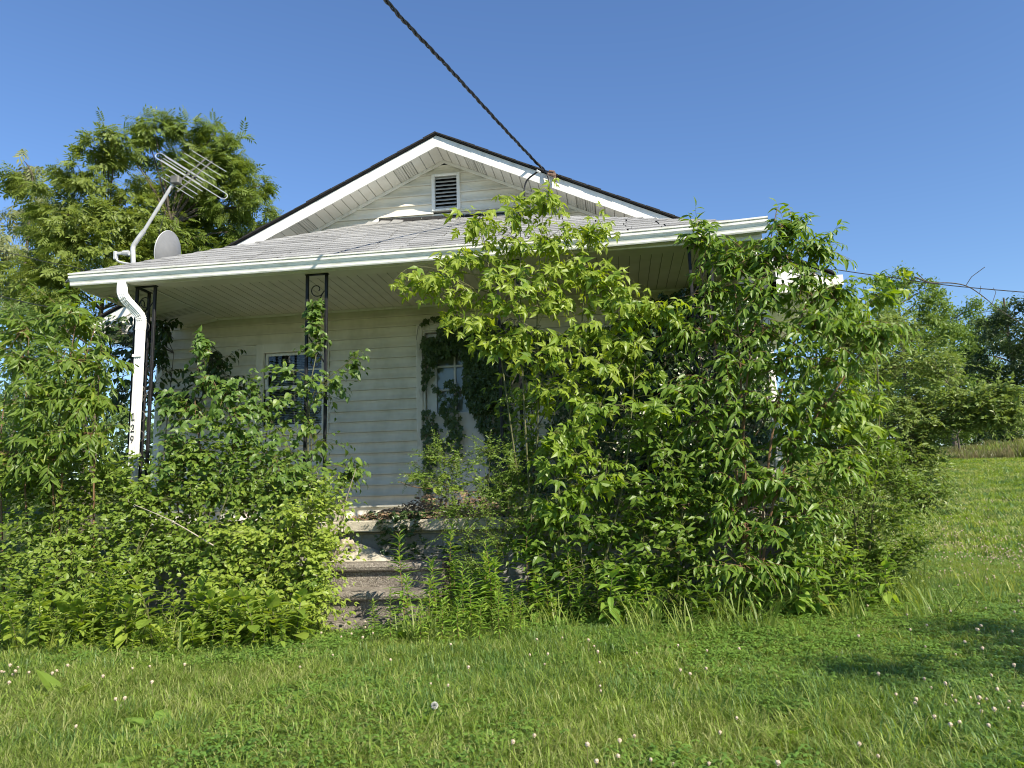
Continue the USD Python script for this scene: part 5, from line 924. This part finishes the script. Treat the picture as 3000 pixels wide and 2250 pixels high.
put('driftwood', tube(smooth_path([(-3.05, -1.9, 1.20), (-2.95, -1.92, 1.25), (-2.84, -1.9, 1.26), (-2.78, -1.9, 1.22)], 14), np.linspace(.035, .045, 14), 8), 'dead_wood', label='pale piece of wood lying at the foot of the second post', cat='wood')
put('bare_stick', tube(smooth_path([(-4.0, -2.75, 1.12), (-3.6, -2.85, .98), (-3.2, -2.9, .78)], 14), np.linspace(.003, .006, 14), 5), 'dead_wood', label='pale bare stick lying across the honeysuckle left of the steps', cat='stick')

# goldenrod: four plants built, the others copies of them
def copy_of(src, loc, rz, s, label, group):
    nm = src.rsplit('/', 1)[1]; nm = nm[:-4] if nm[-4] == '_' and nm[-3:].isdigit() else nm
    p = path_for(nm, '/World'); x = UsdGeom.Xform.Define(stage, p); pr = x.GetPrim()
    pr.GetReferences().AddInternalReference(src)
    x.ClearXformOpOrder(); x.AddTranslateOp().Set(Gf.Vec3d(*map(float, loc))); x.AddRotateZOp().Set(float(rz)); x.AddScaleOp().Set(Gf.Vec3f(*([float(s)] * 3)))
    pr.SetInstanceable(True); pr.SetCustomDataByKey('label', label)
    if group: pr.SetCustomDataByKey('group', group)
    return p
def stalk(name, label, category, loc, h, seed, tpls, look, group, n, size, pitch=.75, opposite=False, top=.5, wob=.12, stem='red_stem'):
    rng = np.random.default_rng(seed); root = xf(name, loc=loc, label=label, cat=category, group=group)
    sway = rng.normal(0, .06, 2)
    pts = np.array([(sway[0] * t * t + .01 * math.sin(5 * t + seed), sway[1] * t * t + .01 * math.cos(4 * t), h * t) for t in np.linspace(0, 1, 12)])
    put('stem', tube(pts, np.linspace(.0045, .0018, 12), 5), stem, root)
    A, N, P, S = [], [], [], []
    for k in range(n):
        t = .10 + .90 * (k + .5) / n if not opposite else .12 + .88 * ((k // 2) + .5) / (n / 2)
        a = k * 2.4 + rng.normal(0, .2) if not opposite else (k // 2) * 1.57 + (k % 2) * math.pi + rng.normal(0, .15)
        el = pitch * (t ** 1.6) * 1.25 + rng.normal(0, wob) - .1
        P.append([np.interp(t * 11, np.arange(12), pts[:, q]) for q in range(3)]); A.append((math.cos(a) * math.cos(el), math.sin(a) * math.cos(el), math.sin(el))); N.append((-math.cos(a) * math.sin(el), -math.sin(a) * math.sin(el), math.cos(el)))
        S.append(size * rng.uniform(.75, 1.1) * (1 - (1 - top) * max(0, (t - .6) / .4)) * (.7 + .3 * min(1, t / .3)))
    for i, v, tf in spread(tpls, P, A, N, S, rng):
        for vv in v: put('leaf', (vv, tf), look, root)
    return root
GG = 'goldenrod stalks along the front of the porch'
GL = 'upright goldenrod stalk with narrow pointed leaves growing in front of the porch'
gsrc = []
ONES = 'first second third fourth fifth sixth seventh eighth ninth tenth eleventh twelfth thirteenth fourteenth fifteenth sixteenth seventeenth eighteenth nineteenth twentieth'.split()
rank = np.argsort(np.argsort([g[0] / (g[1] + 8.6) for g in GOLD]))
for i, (x, y, zt) in enumerate(GOLD):
    g0 = gz_(x, y); h = zt - g0; r_ = int(rank[i]); last = len(GOLD) - 1 - r_
    place = f'{ONES[r_]} from the left' if r_ <= last else f'{ONES[last]} from the right'
    GL = f"{'tall' if h > .6 else 'short' if h < .38 else 'middling'} goldenrod stalk before the porch, {place} of the goldenrods"
    if i < 5: gsrc.append((stalk('goldenrod', GL, 'goldenrod', (x, y, g0), h, 70 + i, [NARROW, NARROW_B, LANCE_B], 'leaf_goldenrod', GG, 64, .145), h))
    else: s, h0 = gsrc[int(RNG.integers(0, 5))]; copy_of(s, (x, y, g0), RNG.uniform(0, 360), h / h0 if .6 < h / h0 < 1.5 else np.clip(h / h0, .5, 1.5), GL, GG)
WG = 'light green herbs along the lawn edge left of the steps'
WL = 'light green leafy herb at the lawn edge left of the steps'
wsrc = []
for i, (x, y, zt) in enumerate(WEED):
    g0 = gz_(x, y); h = max(.16, zt - g0)
    y = y - .42 - .25 * RNG.random(); g0 = gz_(x, y)
    if i < 5: wsrc.append((stalk('leafy_herb', WL, 'herb', (x, y, g0), h, 90 + i, [OVATE, ROUND, OVATE_B], 'leaf_herb', WG, 34, .105, pitch=.6, opposite=True, top=.6, wob=.4, stem='green_stem'), h))
    else: s, h0 = wsrc[int(RNG.integers(0, 5))]; copy_of(s, (x, y, g0), RNG.uniform(0, 360), np.clip(h / h0, .45, 1.6), WL, WG)

LG = 'low broad-leaved weeds along the foot of the porch right of the steps'
LL = 'low dark green weed at the foot of the porch right of the steps'
lsrc = []
rq = np.random.default_rng(77)
for i in range(46):
    x = -1.4 + 3.6 * (i + rq.random()) / 46; y = -2.15 - .55 * rq.random() + .35 * max(0, x - .6); g0 = gz_(x, y); h = .28 + .34 * rq.random()
    if i < 4: lsrc.append((stalk('broad_weed', LL, 'weed', (x, y, g0), h, 130 + i, [OVATE, LANCE, OVATE_B], 'leaf_broad' if i % 2 else 'leaf_goldenrod', LG, 30, .12, pitch=.5, wob=.4, stem='green_stem'), h))
    else: s, h0 = lsrc[int(rq.integers(0, 4))]; copy_of(s, (x, y, g0), rq.uniform(0, 360), np.clip(h / h0, .6, 1.5), LL, LG)

def rosette(name, label, loc, n, size, seed, tpls, look, el=(.2, .9)):
    rng = np.random.default_rng(seed); root = xf(name, loc=loc, label=label, cat='weed')
    P, A, N, S = [], [], [], []
    for k in range(n):
        a = k * 2.4 + rng.normal(0, .3); e = rng.uniform(*el); P.append((.015 * math.cos(a), .015 * math.sin(a), .01)); A.append((math.cos(a) * math.cos(e), math.sin(a) * math.cos(e), math.sin(e))); N.append((-math.cos(a) * math.sin(e), -math.sin(a) * math.sin(e), math.cos(e))); S.append(size * rng.uniform(.6, 1.15))
    for i, v, tf in spread(tpls, P, A, N, S, rng):
        for vv in v: put('leaf', (vv, tf), look, root)
BIGL = blade_tpl([(.12, .06), (.3, .15), (.55, .19), (.8, .12)], .25, .35)
rosette('dock_plant', 'broad-leaved dock plant in the lawn at the lower left', (-2.98, -4.75, 0.02), 13, .24, 5, [BIGL], 'leaf_herb', (.45, 1.15))
rosette('dock_plant', 'broad-leaved dock plant among the light herbs in front of the left bushes', (-3.32, -3.15, 0.0), 8, .30, 6, [BIGL], 'leaf_herb', (.5, 1.1))
rosette('dock_plant', 'broad-leaved plant at the foot of the goldenrods', (-1.58, -3.05, .0), 7, .26, 7, [BIGL], 'leaf_broad', (.4, 1.1))
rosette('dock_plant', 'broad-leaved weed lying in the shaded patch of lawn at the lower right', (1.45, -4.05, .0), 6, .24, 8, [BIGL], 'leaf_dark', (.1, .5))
dn = xf('dandelion_clock', loc=(-.87, -5.1, 0), label='single round grey dandelion seed head standing in the lawn', cat='dandelion')
put('stem', tube([(0, 0, 0), (.005, 0, .08), (0, 0, .15)], .0022, 5), 'green_stem', dn)
rg = np.random.default_rng(9); dv = unit(rg.normal(0, 1, (150, 3))); parts = []
for d in dv:
    o = unit(np.cross(d, rg.normal(0, 1, 3))); o2 = np.cross(d, o)
    for q in (o, o2): parts.append((np.array([d * .004, d * .022 + q * .0045, d * .022 - q * .0045]), np.array([[0, 1, 2]])))
put('seed_head', moved((cat(parts)[0] * .75, cat(parts)[1]), (0, 0, .152)), 'seed_fluff', dn)

# ---------------------------------------------------------------- trees
def tree(name, label, trunk, clumps, tpls, look, size, per, seed, r=.16, category='tree', group=None, depth=1.0, droop=.5, up=.7, limbs=True, hollow=.25):
    rng = np.random.default_rng(seed); base = np.array(trunk[0], float)
    root = xf(name, loc=base, label=label, cat=category, group=group)
    t = smooth_path(trunk, 16); put('trunk', moved(tube(t, np.linspace(r, r * .25, 16), 9), -base), 'bark', root)
    lv, P, out = [], [], []
    cm = np.mean([c[:3] for c in clumps], 0)
    for c in clumps:
        x, y, z, rx, rz = c[:5]; C = np.array([x, y + rng.normal(0, (rx + rz) * .5 * depth), z]); ry = (rx + rz) / 2 * depth
        d = np.linalg.norm(t - C, axis=1) + np.maximum(0, t[:, 2] - z + .3) * 2; p0 = t[np.argmin(d)]
        if limbs:
            q = bezier(p0, (p0 + C) / 2 + [0, 0, .15 * np.linalg.norm(C - p0)], C, 9); lv.append(tube(q, np.linspace(r * .32, r * .07, 9), 5, cap=False))
        m = max(8, int(per * (rx * rz) / (size * size)))
        o = unit(rng.normal(0, 1, (m, 3))); rad = (hollow + (1 - hollow) * rng.random(m)) ** (1 / 2.2)
        lump = .72 + .56 * meshkit.fbm(o * 1.7 + seed + C, 2, 3)
        ns = max(4, m // 11); so = unit(rng.normal(0, 1, (ns, 3))); sr = (hollow + (1.35 - hollow) * rng.random(ns)) ** .6 * (.62 + .7 * meshkit.fbm(so * 1.7 + seed + C, 2, 3))
        pick = rng.integers(0, ns, m); pts = C + (so * sr[:, None])[pick] * [rx, ry, rz] * 1.12 + rng.normal(0, .20, (m, 3)) * [rx, ry, rz * .8]; o = unit(so[pick] + o * .5); P.append(pts); out.append(o)
        if limbs:
            for k in range(4):
                e = pts[rng.integers(0, m)]; lv.append(tube(bezier(C, (C + e) / 2 + [0, 0, .05], e, 4), r * .035, 3, cap=False))
    put('limbs', moved(cat(lv), -base), 'bark', root) if limbs else None
    P, out = np.vstack(P), np.vstack(out); m = len(P)
    A = out * [1, 1, .5] + rng.normal(0, .45, (m, 3)) - [0, 0, droop]; N = np.array([0, 0, up]) + out * .4 + rng.normal(0, .35, (m, 3))
    g = joined(spread(tpls, P, A, N, size * rng.uniform(.65, 1.2, m), rng))
    put('crown', (g[0] - base, g[1]), look, root, kind='stuff')
    return root
def tb(x, y, dz=-.1): return (x, y, gz_(x, y) + dz)
tree('walnut_tree', 'tall walnut tree directly behind the leaning aerial', [tb(-10.3, 8.8), (-10.4, 8.7, 5), (-10.9, 8.6, 7.0), (-11.0, 8.4, 8.3)], WAL1, WALN, 'leaf_walnut', .29, 105, 101, r=.10)
tree('walnut_tree', 'walnut tree with a stepped pointed crown left of the aerial', [tb(-12.6, 8.2), (-12.6, 8.1, 4), (-12.5, 8.0, 6.5), (-12.4, 7.9, 8.0)], WAL2, WALN, 'leaf_walnut', .29, 100, 102, r=.09)
tree('willow_tree', 'pale open-crowned tree with drooping fine leaves at the far left edge', [tb(-20.3, 14.3), (-20.2, 14.2, 6), (-20.1, 14.1, 10), (-20.0, 14, 13)], WIL, SPRIG, 'leaf_willow', .55, 75, 103, r=.10, droop=1.3)
tree('hedge_bush', 'sunlit yellow green bush behind the thicket at the left edge', [tb(-9.0, 3.2), (-9.0, 3.1, 2.5), (-9.0, 3.0, 4.0)], HEDGE, SPRIG, 'leaf_olive', .22, 60, 104, r=.06, category='bush')
tree('locust_tree', 'tall tree with rounded lobes standing right of the house above the lawn', [tb(14.4, 30.6), (14.4, 30.6, 6), (14.5, 30.6, 11)], LOC, FAR, 'leaf_far', .6, 50, 105, r=.15)
tree('locust_tree', 'tree partly hidden behind the small-leaved shrub, left of the tall lobed tree', [tb(12.5, 39), (12.5, 39, 7), (12.5, 39, 11)], LOC2, FAR, 'leaf_far', .75, 50, 106, r=.15)
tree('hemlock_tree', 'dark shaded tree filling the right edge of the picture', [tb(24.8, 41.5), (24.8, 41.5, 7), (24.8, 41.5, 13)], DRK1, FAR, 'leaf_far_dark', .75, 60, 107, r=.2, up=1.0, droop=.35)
tree('distant_tree', 'distant bluish trees showing in the gap between the lobed tree and the dark tree', [tb(26.5, 55), (26.6, 55, 8), (26.6, 55, 14)], DRK2, FAR, 'leaf_far', .8, 60, 108, r=.2)
tree('low_bush', 'low round bush at the far edge of the lawn below the trees', [tb(16.9, 31.5), (16.9, 31.5, 3.2), (16.9, 31.5, 4.0)], LOWB, FAR, 'leaf_far', .5, 60, 109, r=.08, category='bush')
# a wood closing the view farther back, and the shade tree whose shadow falls on the lawn at the right
def wood():
    rng = np.random.default_rng(120); P = []
    for (x0, y0, x1, y1, n, h) in ((-60, 40, 8, 62, 900, 8), (8, 62, 60, 66, 1500, 9), (-60, 20, -26, 40, 500, 9)):
        t = rng.random(n); x = x0 + (x1 - x0) * t; y = y0 + (y1 - y0) * t + rng.normal(0, 2.5, n); hh = h * (.75 + .35 * np.sin(x * .35) * np.sin(x * .13 + 1))
        z = ground_z(x, y) + hh * rng.random(n) ** 1.5 - .3; P.append(np.stack([x, y, z], 1))
    P = np.vstack(P); m = len(P); g = joined(spread(FAR, P, rng.normal(0, 1, (m, 3)), rng.normal(0, .6, (m, 3)) + [0, -.3, .6], rng.uniform(1.6, 2.6, m), rng))
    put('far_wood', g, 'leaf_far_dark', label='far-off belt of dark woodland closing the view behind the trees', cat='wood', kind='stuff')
wood()
tree('shade_tree', 'shade tree standing outside the picture to the right of the lawn', [tb(8.2, -7.4), (8.1, -7.4, 2.5), (7.9, -7.3, 5.3)], SHADE, FAR, 'leaf_far', .5, 40, 110, r=.10)

# ---------------------------------------------------------------- grass, clover, tall grass
def blades(rng, n, r, h0, h1, w, lean):
    parts = []
    for _ in range(n):
        a, q = rng.uniform(0, 6.28), r * math.sqrt(rng.random()); b = np.array([q * math.cos(a), q * math.sin(a), 0]); h = rng.uniform(h0, h1)
        d = rng.uniform(0, 6.28); dv = np.array([math.cos(d), math.sin(d), 0]); sd = np.array([-math.sin(d), math.cos(d), 0]) * w * rng.uniform(.7, 1.3); L = lean * rng.uniform(.2, 1.0) * h
        m1, m2, tp = b + dv * L * .25 + [0, 0, h * .45], b + dv * L * .65 + [0, 0, h * .82], b + dv * L * 1.15 + [0, 0, h * rng.uniform(.8, 1.0)]
        parts.append((np.array([b - sd * .8, b + sd * .8, m1 - sd, m1 + sd, m2 - sd * .7, m2 + sd * .7, tp]), np.array([[0, 1, 3], [0, 3, 2], [2, 3, 5], [2, 5, 4], [4, 5, 6]])))
    return cat(parts)
def clover_tpl(rng, n, r):
    parts = []
    for _ in range(n):
        a, q = rng.uniform(0, 6.28), r * math.sqrt(rng.random()); c = np.array([q * math.cos(a), q * math.sin(a), rng.uniform(.03, .085)])
        for k in range(3):
            y = rng.uniform(0, .5) + k * 2.094; parts.append((rot(ROUND[0][[0, 1, 3, 4, 6, 7, 9, 10]] * .017, y, -.15, rng.uniform(-.3, .3)) + c, np.array([[0, 2, 1], [1, 2, 4], [1, 4, 3], [3, 4, 6], [3, 6, 5], [5, 6, 7]])))
    return cat(parts)
def flower_tpl(rng):
    parts = []                                       # a loose globe of small florets, the lower ones hanging
    for k in range(26):
        d = unit(rng.normal(0, 1, 3) + [0, 0, .25]); o = unit(np.cross(d, [.3, .2, 1])); L = rng.uniform(.0065, .0105); c = np.array([0, 0, .112])
        parts.append((np.array([c + d * .002, c + d * L * .8 + o * .0022, c + d * L + [0, 0, -.0008], c + d * L * .8 - o * .0022]), np.array([[0, 1, 2], [0, 2, 3]])))
    s = trimesh.creation.icosphere(1, .0062); sv = np.array(s.vertices) * (1 + .35 * rng.random((len(s.vertices), 1))) + [0, 0, .113]; parts.append((sv, np.array(s.faces)))
    return cat(parts), tube([(0, 0, 0), (.004, 0, .05), (0, 0, .11)], .0012, 3)
def instancer(name, protos, P, yaw, scale, which, **t):
    p = path_for(name, '/World'); pi = UsdGeom.PointInstancer.Define(stage, p); tag(pi, **t); paths = []
    for k, items in enumerate(protos):
        pp = f'{p}/protos/tuft_{k:03d}'; UsdGeom.Xform.Define(stage, pp)
        for nm, m, lk in items: put(nm, m, lk, pp)
        paths.append(Sdf.Path(pp))
    pi.CreatePrototypesRel().SetTargets(paths)
    P = np.asarray(P, np.float32); pi.CreatePositionsAttr(Vt.Vec3fArray.FromNumpy(np.ascontiguousarray(P)))
    q = np.zeros((len(P), 4), np.float32); q[:, 0] = np.cos(yaw / 2); q[:, 3] = np.sin(yaw / 2)
    pi.CreateOrientationsAttr(Vt.QuathArray([Gf.Quath(float(a), 0, 0, float(b)) for a, b in zip(q[:, 0], q[:, 3])]))
    s = np.repeat(np.asarray(scale, np.float32)[:, None], 3, 1) if np.ndim(scale) == 1 else np.asarray(scale, np.float32)
    pi.CreateScalesAttr(Vt.Vec3fArray.FromNumpy(np.ascontiguousarray(s))); pi.CreateProtoIndicesAttr(Vt.IntArray.FromNumpy(np.asarray(which, np.int32)))
def in_view(x, y, mx=1.06):
    d = np.stack([x, y + 8.6, ground_z(x, y) - CAM_Z], 1); f = d @ np.array(F_); r = d @ np.array(R_); u_ = d @ np.array(U_)
    return (f > .5) & (np.abs(r / f) < .682 * mx) & (u_ / f > -.511 * mx - .03)
def scatter(rng, n, x0, x1, y0, y1):
    x, y = rng.uniform(x0, x1, n), rng.uniform(y0, y1, n); return x, y
def outside_house(x, y): return ~((x > -5.2) & (x < 1.35) & (y > -1.9)) & ~((x > -2.62) & (x < -1.5) & (y > -2.72) & (y < -1.5)) & ~((x > -5.7) & (x < 1.8) & (y > -.2) & (y < 9))
rg = np.random.default_rng(200)
x, y = scatter(rg, 34000, -9, 8, -6.6, 1.0); k = in_view(x, y, 1.15) & outside_house(x, y); x, y = x[k], y[k]
tone = meshkit.fbm(np.stack([x * .7, y * 1.1, x * 0], 1), 4, 13) + rg.normal(0, .10, len(x))
wh = np.select([tone < .40, tone > .60], [rg.integers(5, 7, len(x)), rg.integers(3, 5, len(x))], rg.integers(0, 3, len(x)))
GP = [[('blades', blades(np.random.default_rng(210 + i), 46, .08, .030, .105, .0020, 1.15), 'grass'), ('bent_blades', blades(np.random.default_rng(310 + i), 7, .08, .05, .12, .0022, 1.8), 'grass_pale')] for i in range(3)]
GP += [[('blades', blades(np.random.default_rng(220 + i), 34, .08, .030, .10, .0020, 1.2), 'grass_pale'), ('bent_blades', blades(np.random.default_rng(320 + i), 18, .08, .03, .12, .0022, 1.5), 'grass')] for i in range(2)]
GP += [[('blades', blades(np.random.default_rng(230 + i), 40, .08, .035, .12, .0022, 1.0), 'grass_deep'), ('bent_blades', blades(np.random.default_rng(330 + i), 14, .08, .05, .12, .0022, 1.5), 'grass')] for i in range(2)]
instancer('lawn_grass', GP, np.stack([x, y, ground_z(x, y) - .004], 1), rg.uniform(0, 6.28, len(x)), rg.uniform(.7, 1.3, len(x)) * (.62 + .75 * meshkit.fbm(np.stack([x * .8, y * .8, x * 0], 1), 2, 3)), wh, label='mown green lawn grass in front of the house', cat='grass', kind='stuff')
N1 = len(x)
x, y = scatter(rg, 60000, 0, 34, -3, 46); keep = rg.random(len(x)) < np.clip(9.0 / (np.hypot(x, y + 8.6)), .12, 1) ** 1.1; k = in_view(x, y, 1.05) & outside_house(x, y) & keep & (np.hypot(x, y + 8.6) > 8.5); x, y = x[k], y[k]
dd = np.hypot(x, y + 8.6)
instancer('lawn_grass', [[('blades', blades(np.random.default_rng(220 + i), 42, .16, .05, .12, .0055, 1.0), ('grass', 'grass', 'grass_pale', 'grass_deep')[i])] for i in range(4)], np.stack([x, y, ground_z(x, y) - .004], 1), rg.uniform(0, 6.28, len(x)),
          np.stack([.8 + dd / 22, .8 + dd / 22, .85 + .25 * rg.random(len(x)) + dd * .006], 1), rg.integers(0, 4, len(x)), label='sunny lawn stretching away to the trees right of the house', cat='grass', kind='stuff')
N2 = len(x)
x, y = scatter(rg, 12000, -6, 7, -6.4, 1.5); k = in_view(x, y) & outside_house(x, y) & (meshkit.fbm(np.stack([x * .9, y * .9, x * 0], 1), 3, 8) + .12 * (x > 0) > .50); x, y = x[k], y[k]
instancer('clover_leaves', [[('leaves', clover_tpl(np.random.default_rng(230 + i), 26, .11), 'clover_leaf')] for i in range(3)], np.stack([x, y, ground_z(x, y)], 1), rg.uniform(0, 6.28, len(x)), rg.uniform(.8, 1.3, len(x)), rg.integers(0, 3, len(x)),
          label='low clover leaves mixed into the lawn', cat='clover', kind='stuff')
cx, cy = scatter(rg, 900, -4, 14, -6.2, 9); wt = np.interp(cx, [-4, -1, 1, 3], [.35, .55, .9, 1.0]) * np.where((cy > -3) & (cx < 1.6), .25, 1) * np.where(cy > 5, .3, 1)
cx, cy = np.append(cx, rg.normal(4.3, 1.0, 60)), np.append(cy, rg.normal(2.0, 1.0, 60)); wt = np.append(wt, np.full(60, 3.0))
cnt = rg.poisson(np.minimum(wt * rg.gamma(.8, 5.5, len(cx)), 13)); sp = rg.uniform(.10, .60, len(cx))
x = np.repeat(cx, cnt) + rg.normal(0, 1, cnt.sum()) * np.repeat(sp, cnt); y = np.repeat(cy, cnt) + rg.normal(0, 1, cnt.sum()) * np.repeat(sp, cnt) * 1.2
k = in_view(x, y) & outside_house(x, y) & ~((x < 1.2) & (y > -2.9)); x, y = x[k], y[k]
fl = [flower_tpl(np.random.default_rng(240 + i)) for i in range(3)]
instancer('clover_flowers', [[('flower_head', a, 'petal'), ('flower_stem', b, 'green_stem')] for a, b in fl], np.stack([x, y, ground_z(x, y)], 1), rg.uniform(0, 6.28, len(x)), rg.uniform(.8, 1.25, len(x)), rg.integers(0, 3, len(x)),
          label='small cream clover flower heads dotted over the lawn', cat='clover', kind='stuff')
N3 = len(x)
def weed_tpl(rng, n, s):
    parts = []
    for k in range(n):
        v, f = (BIGL, ROUND, OVATE)[rng.integers(0, 3)]; parts.append((rot(v * s * rng.uniform(.6, 1.2), k * 2.4 + rng.normal(0, .3), rng.uniform(.1, .7), rng.normal(0, .2)) + [0, 0, .02], f))
    return cat(parts)
x, y = scatter(rg, 420, -6, 7, -6.2, 0); k = in_view(x, y) & outside_house(x, y) & ~((x < 1.2) & (y > -2.9)); x, y = x[k], y[k]
instancer('lawn_weeds', [[('leaves', weed_tpl(np.random.default_rng(270 + i), 6 + i, .085), ('leaf_herb', 'clover_leaf', 'leaf_goldenrod')[i])] for i in range(3)], np.stack([x, y, ground_z(x, y) + .01], 1), rg.uniform(0, 6.28, len(x)), rg.uniform(.5, 1.3, len(x)), rg.integers(0, 3, len(x)),
          label='small broad-leaved weeds scattered through the lawn', cat='weeds', kind='stuff')
# long unmown grass along the foot of the plants
px = []; 
for (x0, x1, y0, y1, n) in ((-5.2, -2.4, -3.7, -2.9, 50), (-2.85, -2.35, -3.4, -2.75, 40), (-1.6, 1.2, -3.2, -2.4, 55), (.6, 2.6, -2.6, -1.4, 55), (2.0, 3.4, -1.8, -.4, 30)):
    a, b = scatter(rg, n, x0, x1, y0, y1); px.append(np.stack([a, b], 1))
px = np.vstack(px); x, y = px[:, 0], px[:, 1]
instancer('tall_grass', [[('blades', blades(np.random.default_rng(250 + i), 16, .09, .10, .36, .0040, 1.1), 'tall_grass_look')] for i in range(4)], np.stack([x, y, ground_z(x, y)], 1), rg.uniform(0, 6.28, len(x)), rg.uniform(.6, 1.2, len(x)), rg.integers(0, 4, len(x)),
          label='long unmown grass along the foot of the porch plants', cat='grass', kind='stuff')
x, y = scatter(rg, 420, 15.2, 24, 27.5, 33); 
instancer('reeds', [[('blades', blades(np.random.default_rng(260 + i), 40, .35, .4, .85, .012, .5), ('reed_look', 'tall_grass_look', 'reed_look')[i])] for i in range(3)], np.stack([x, y, ground_z(x, y)], 1), rg.uniform(0, 6.28, len(x)), rg.uniform(.7, 1.25, len(x)) * np.interp(x, [15, 17, 19, 22], [.55, .7, 1.0, 1.2]), rg.integers(0, 3, len(x)),
          label='strip of tall dry grass at the far edge of the lawn', cat='grass', kind='stuff')
print('tris', sum(len(p.GetAttribute('faceVertexCounts').Get()) for p in stage.Traverse() if p.IsA(UsdGeom.Mesh)))
print('grass', N1, N2, 'flowers', N3, 'prims', len(list(stage.Traverse())))
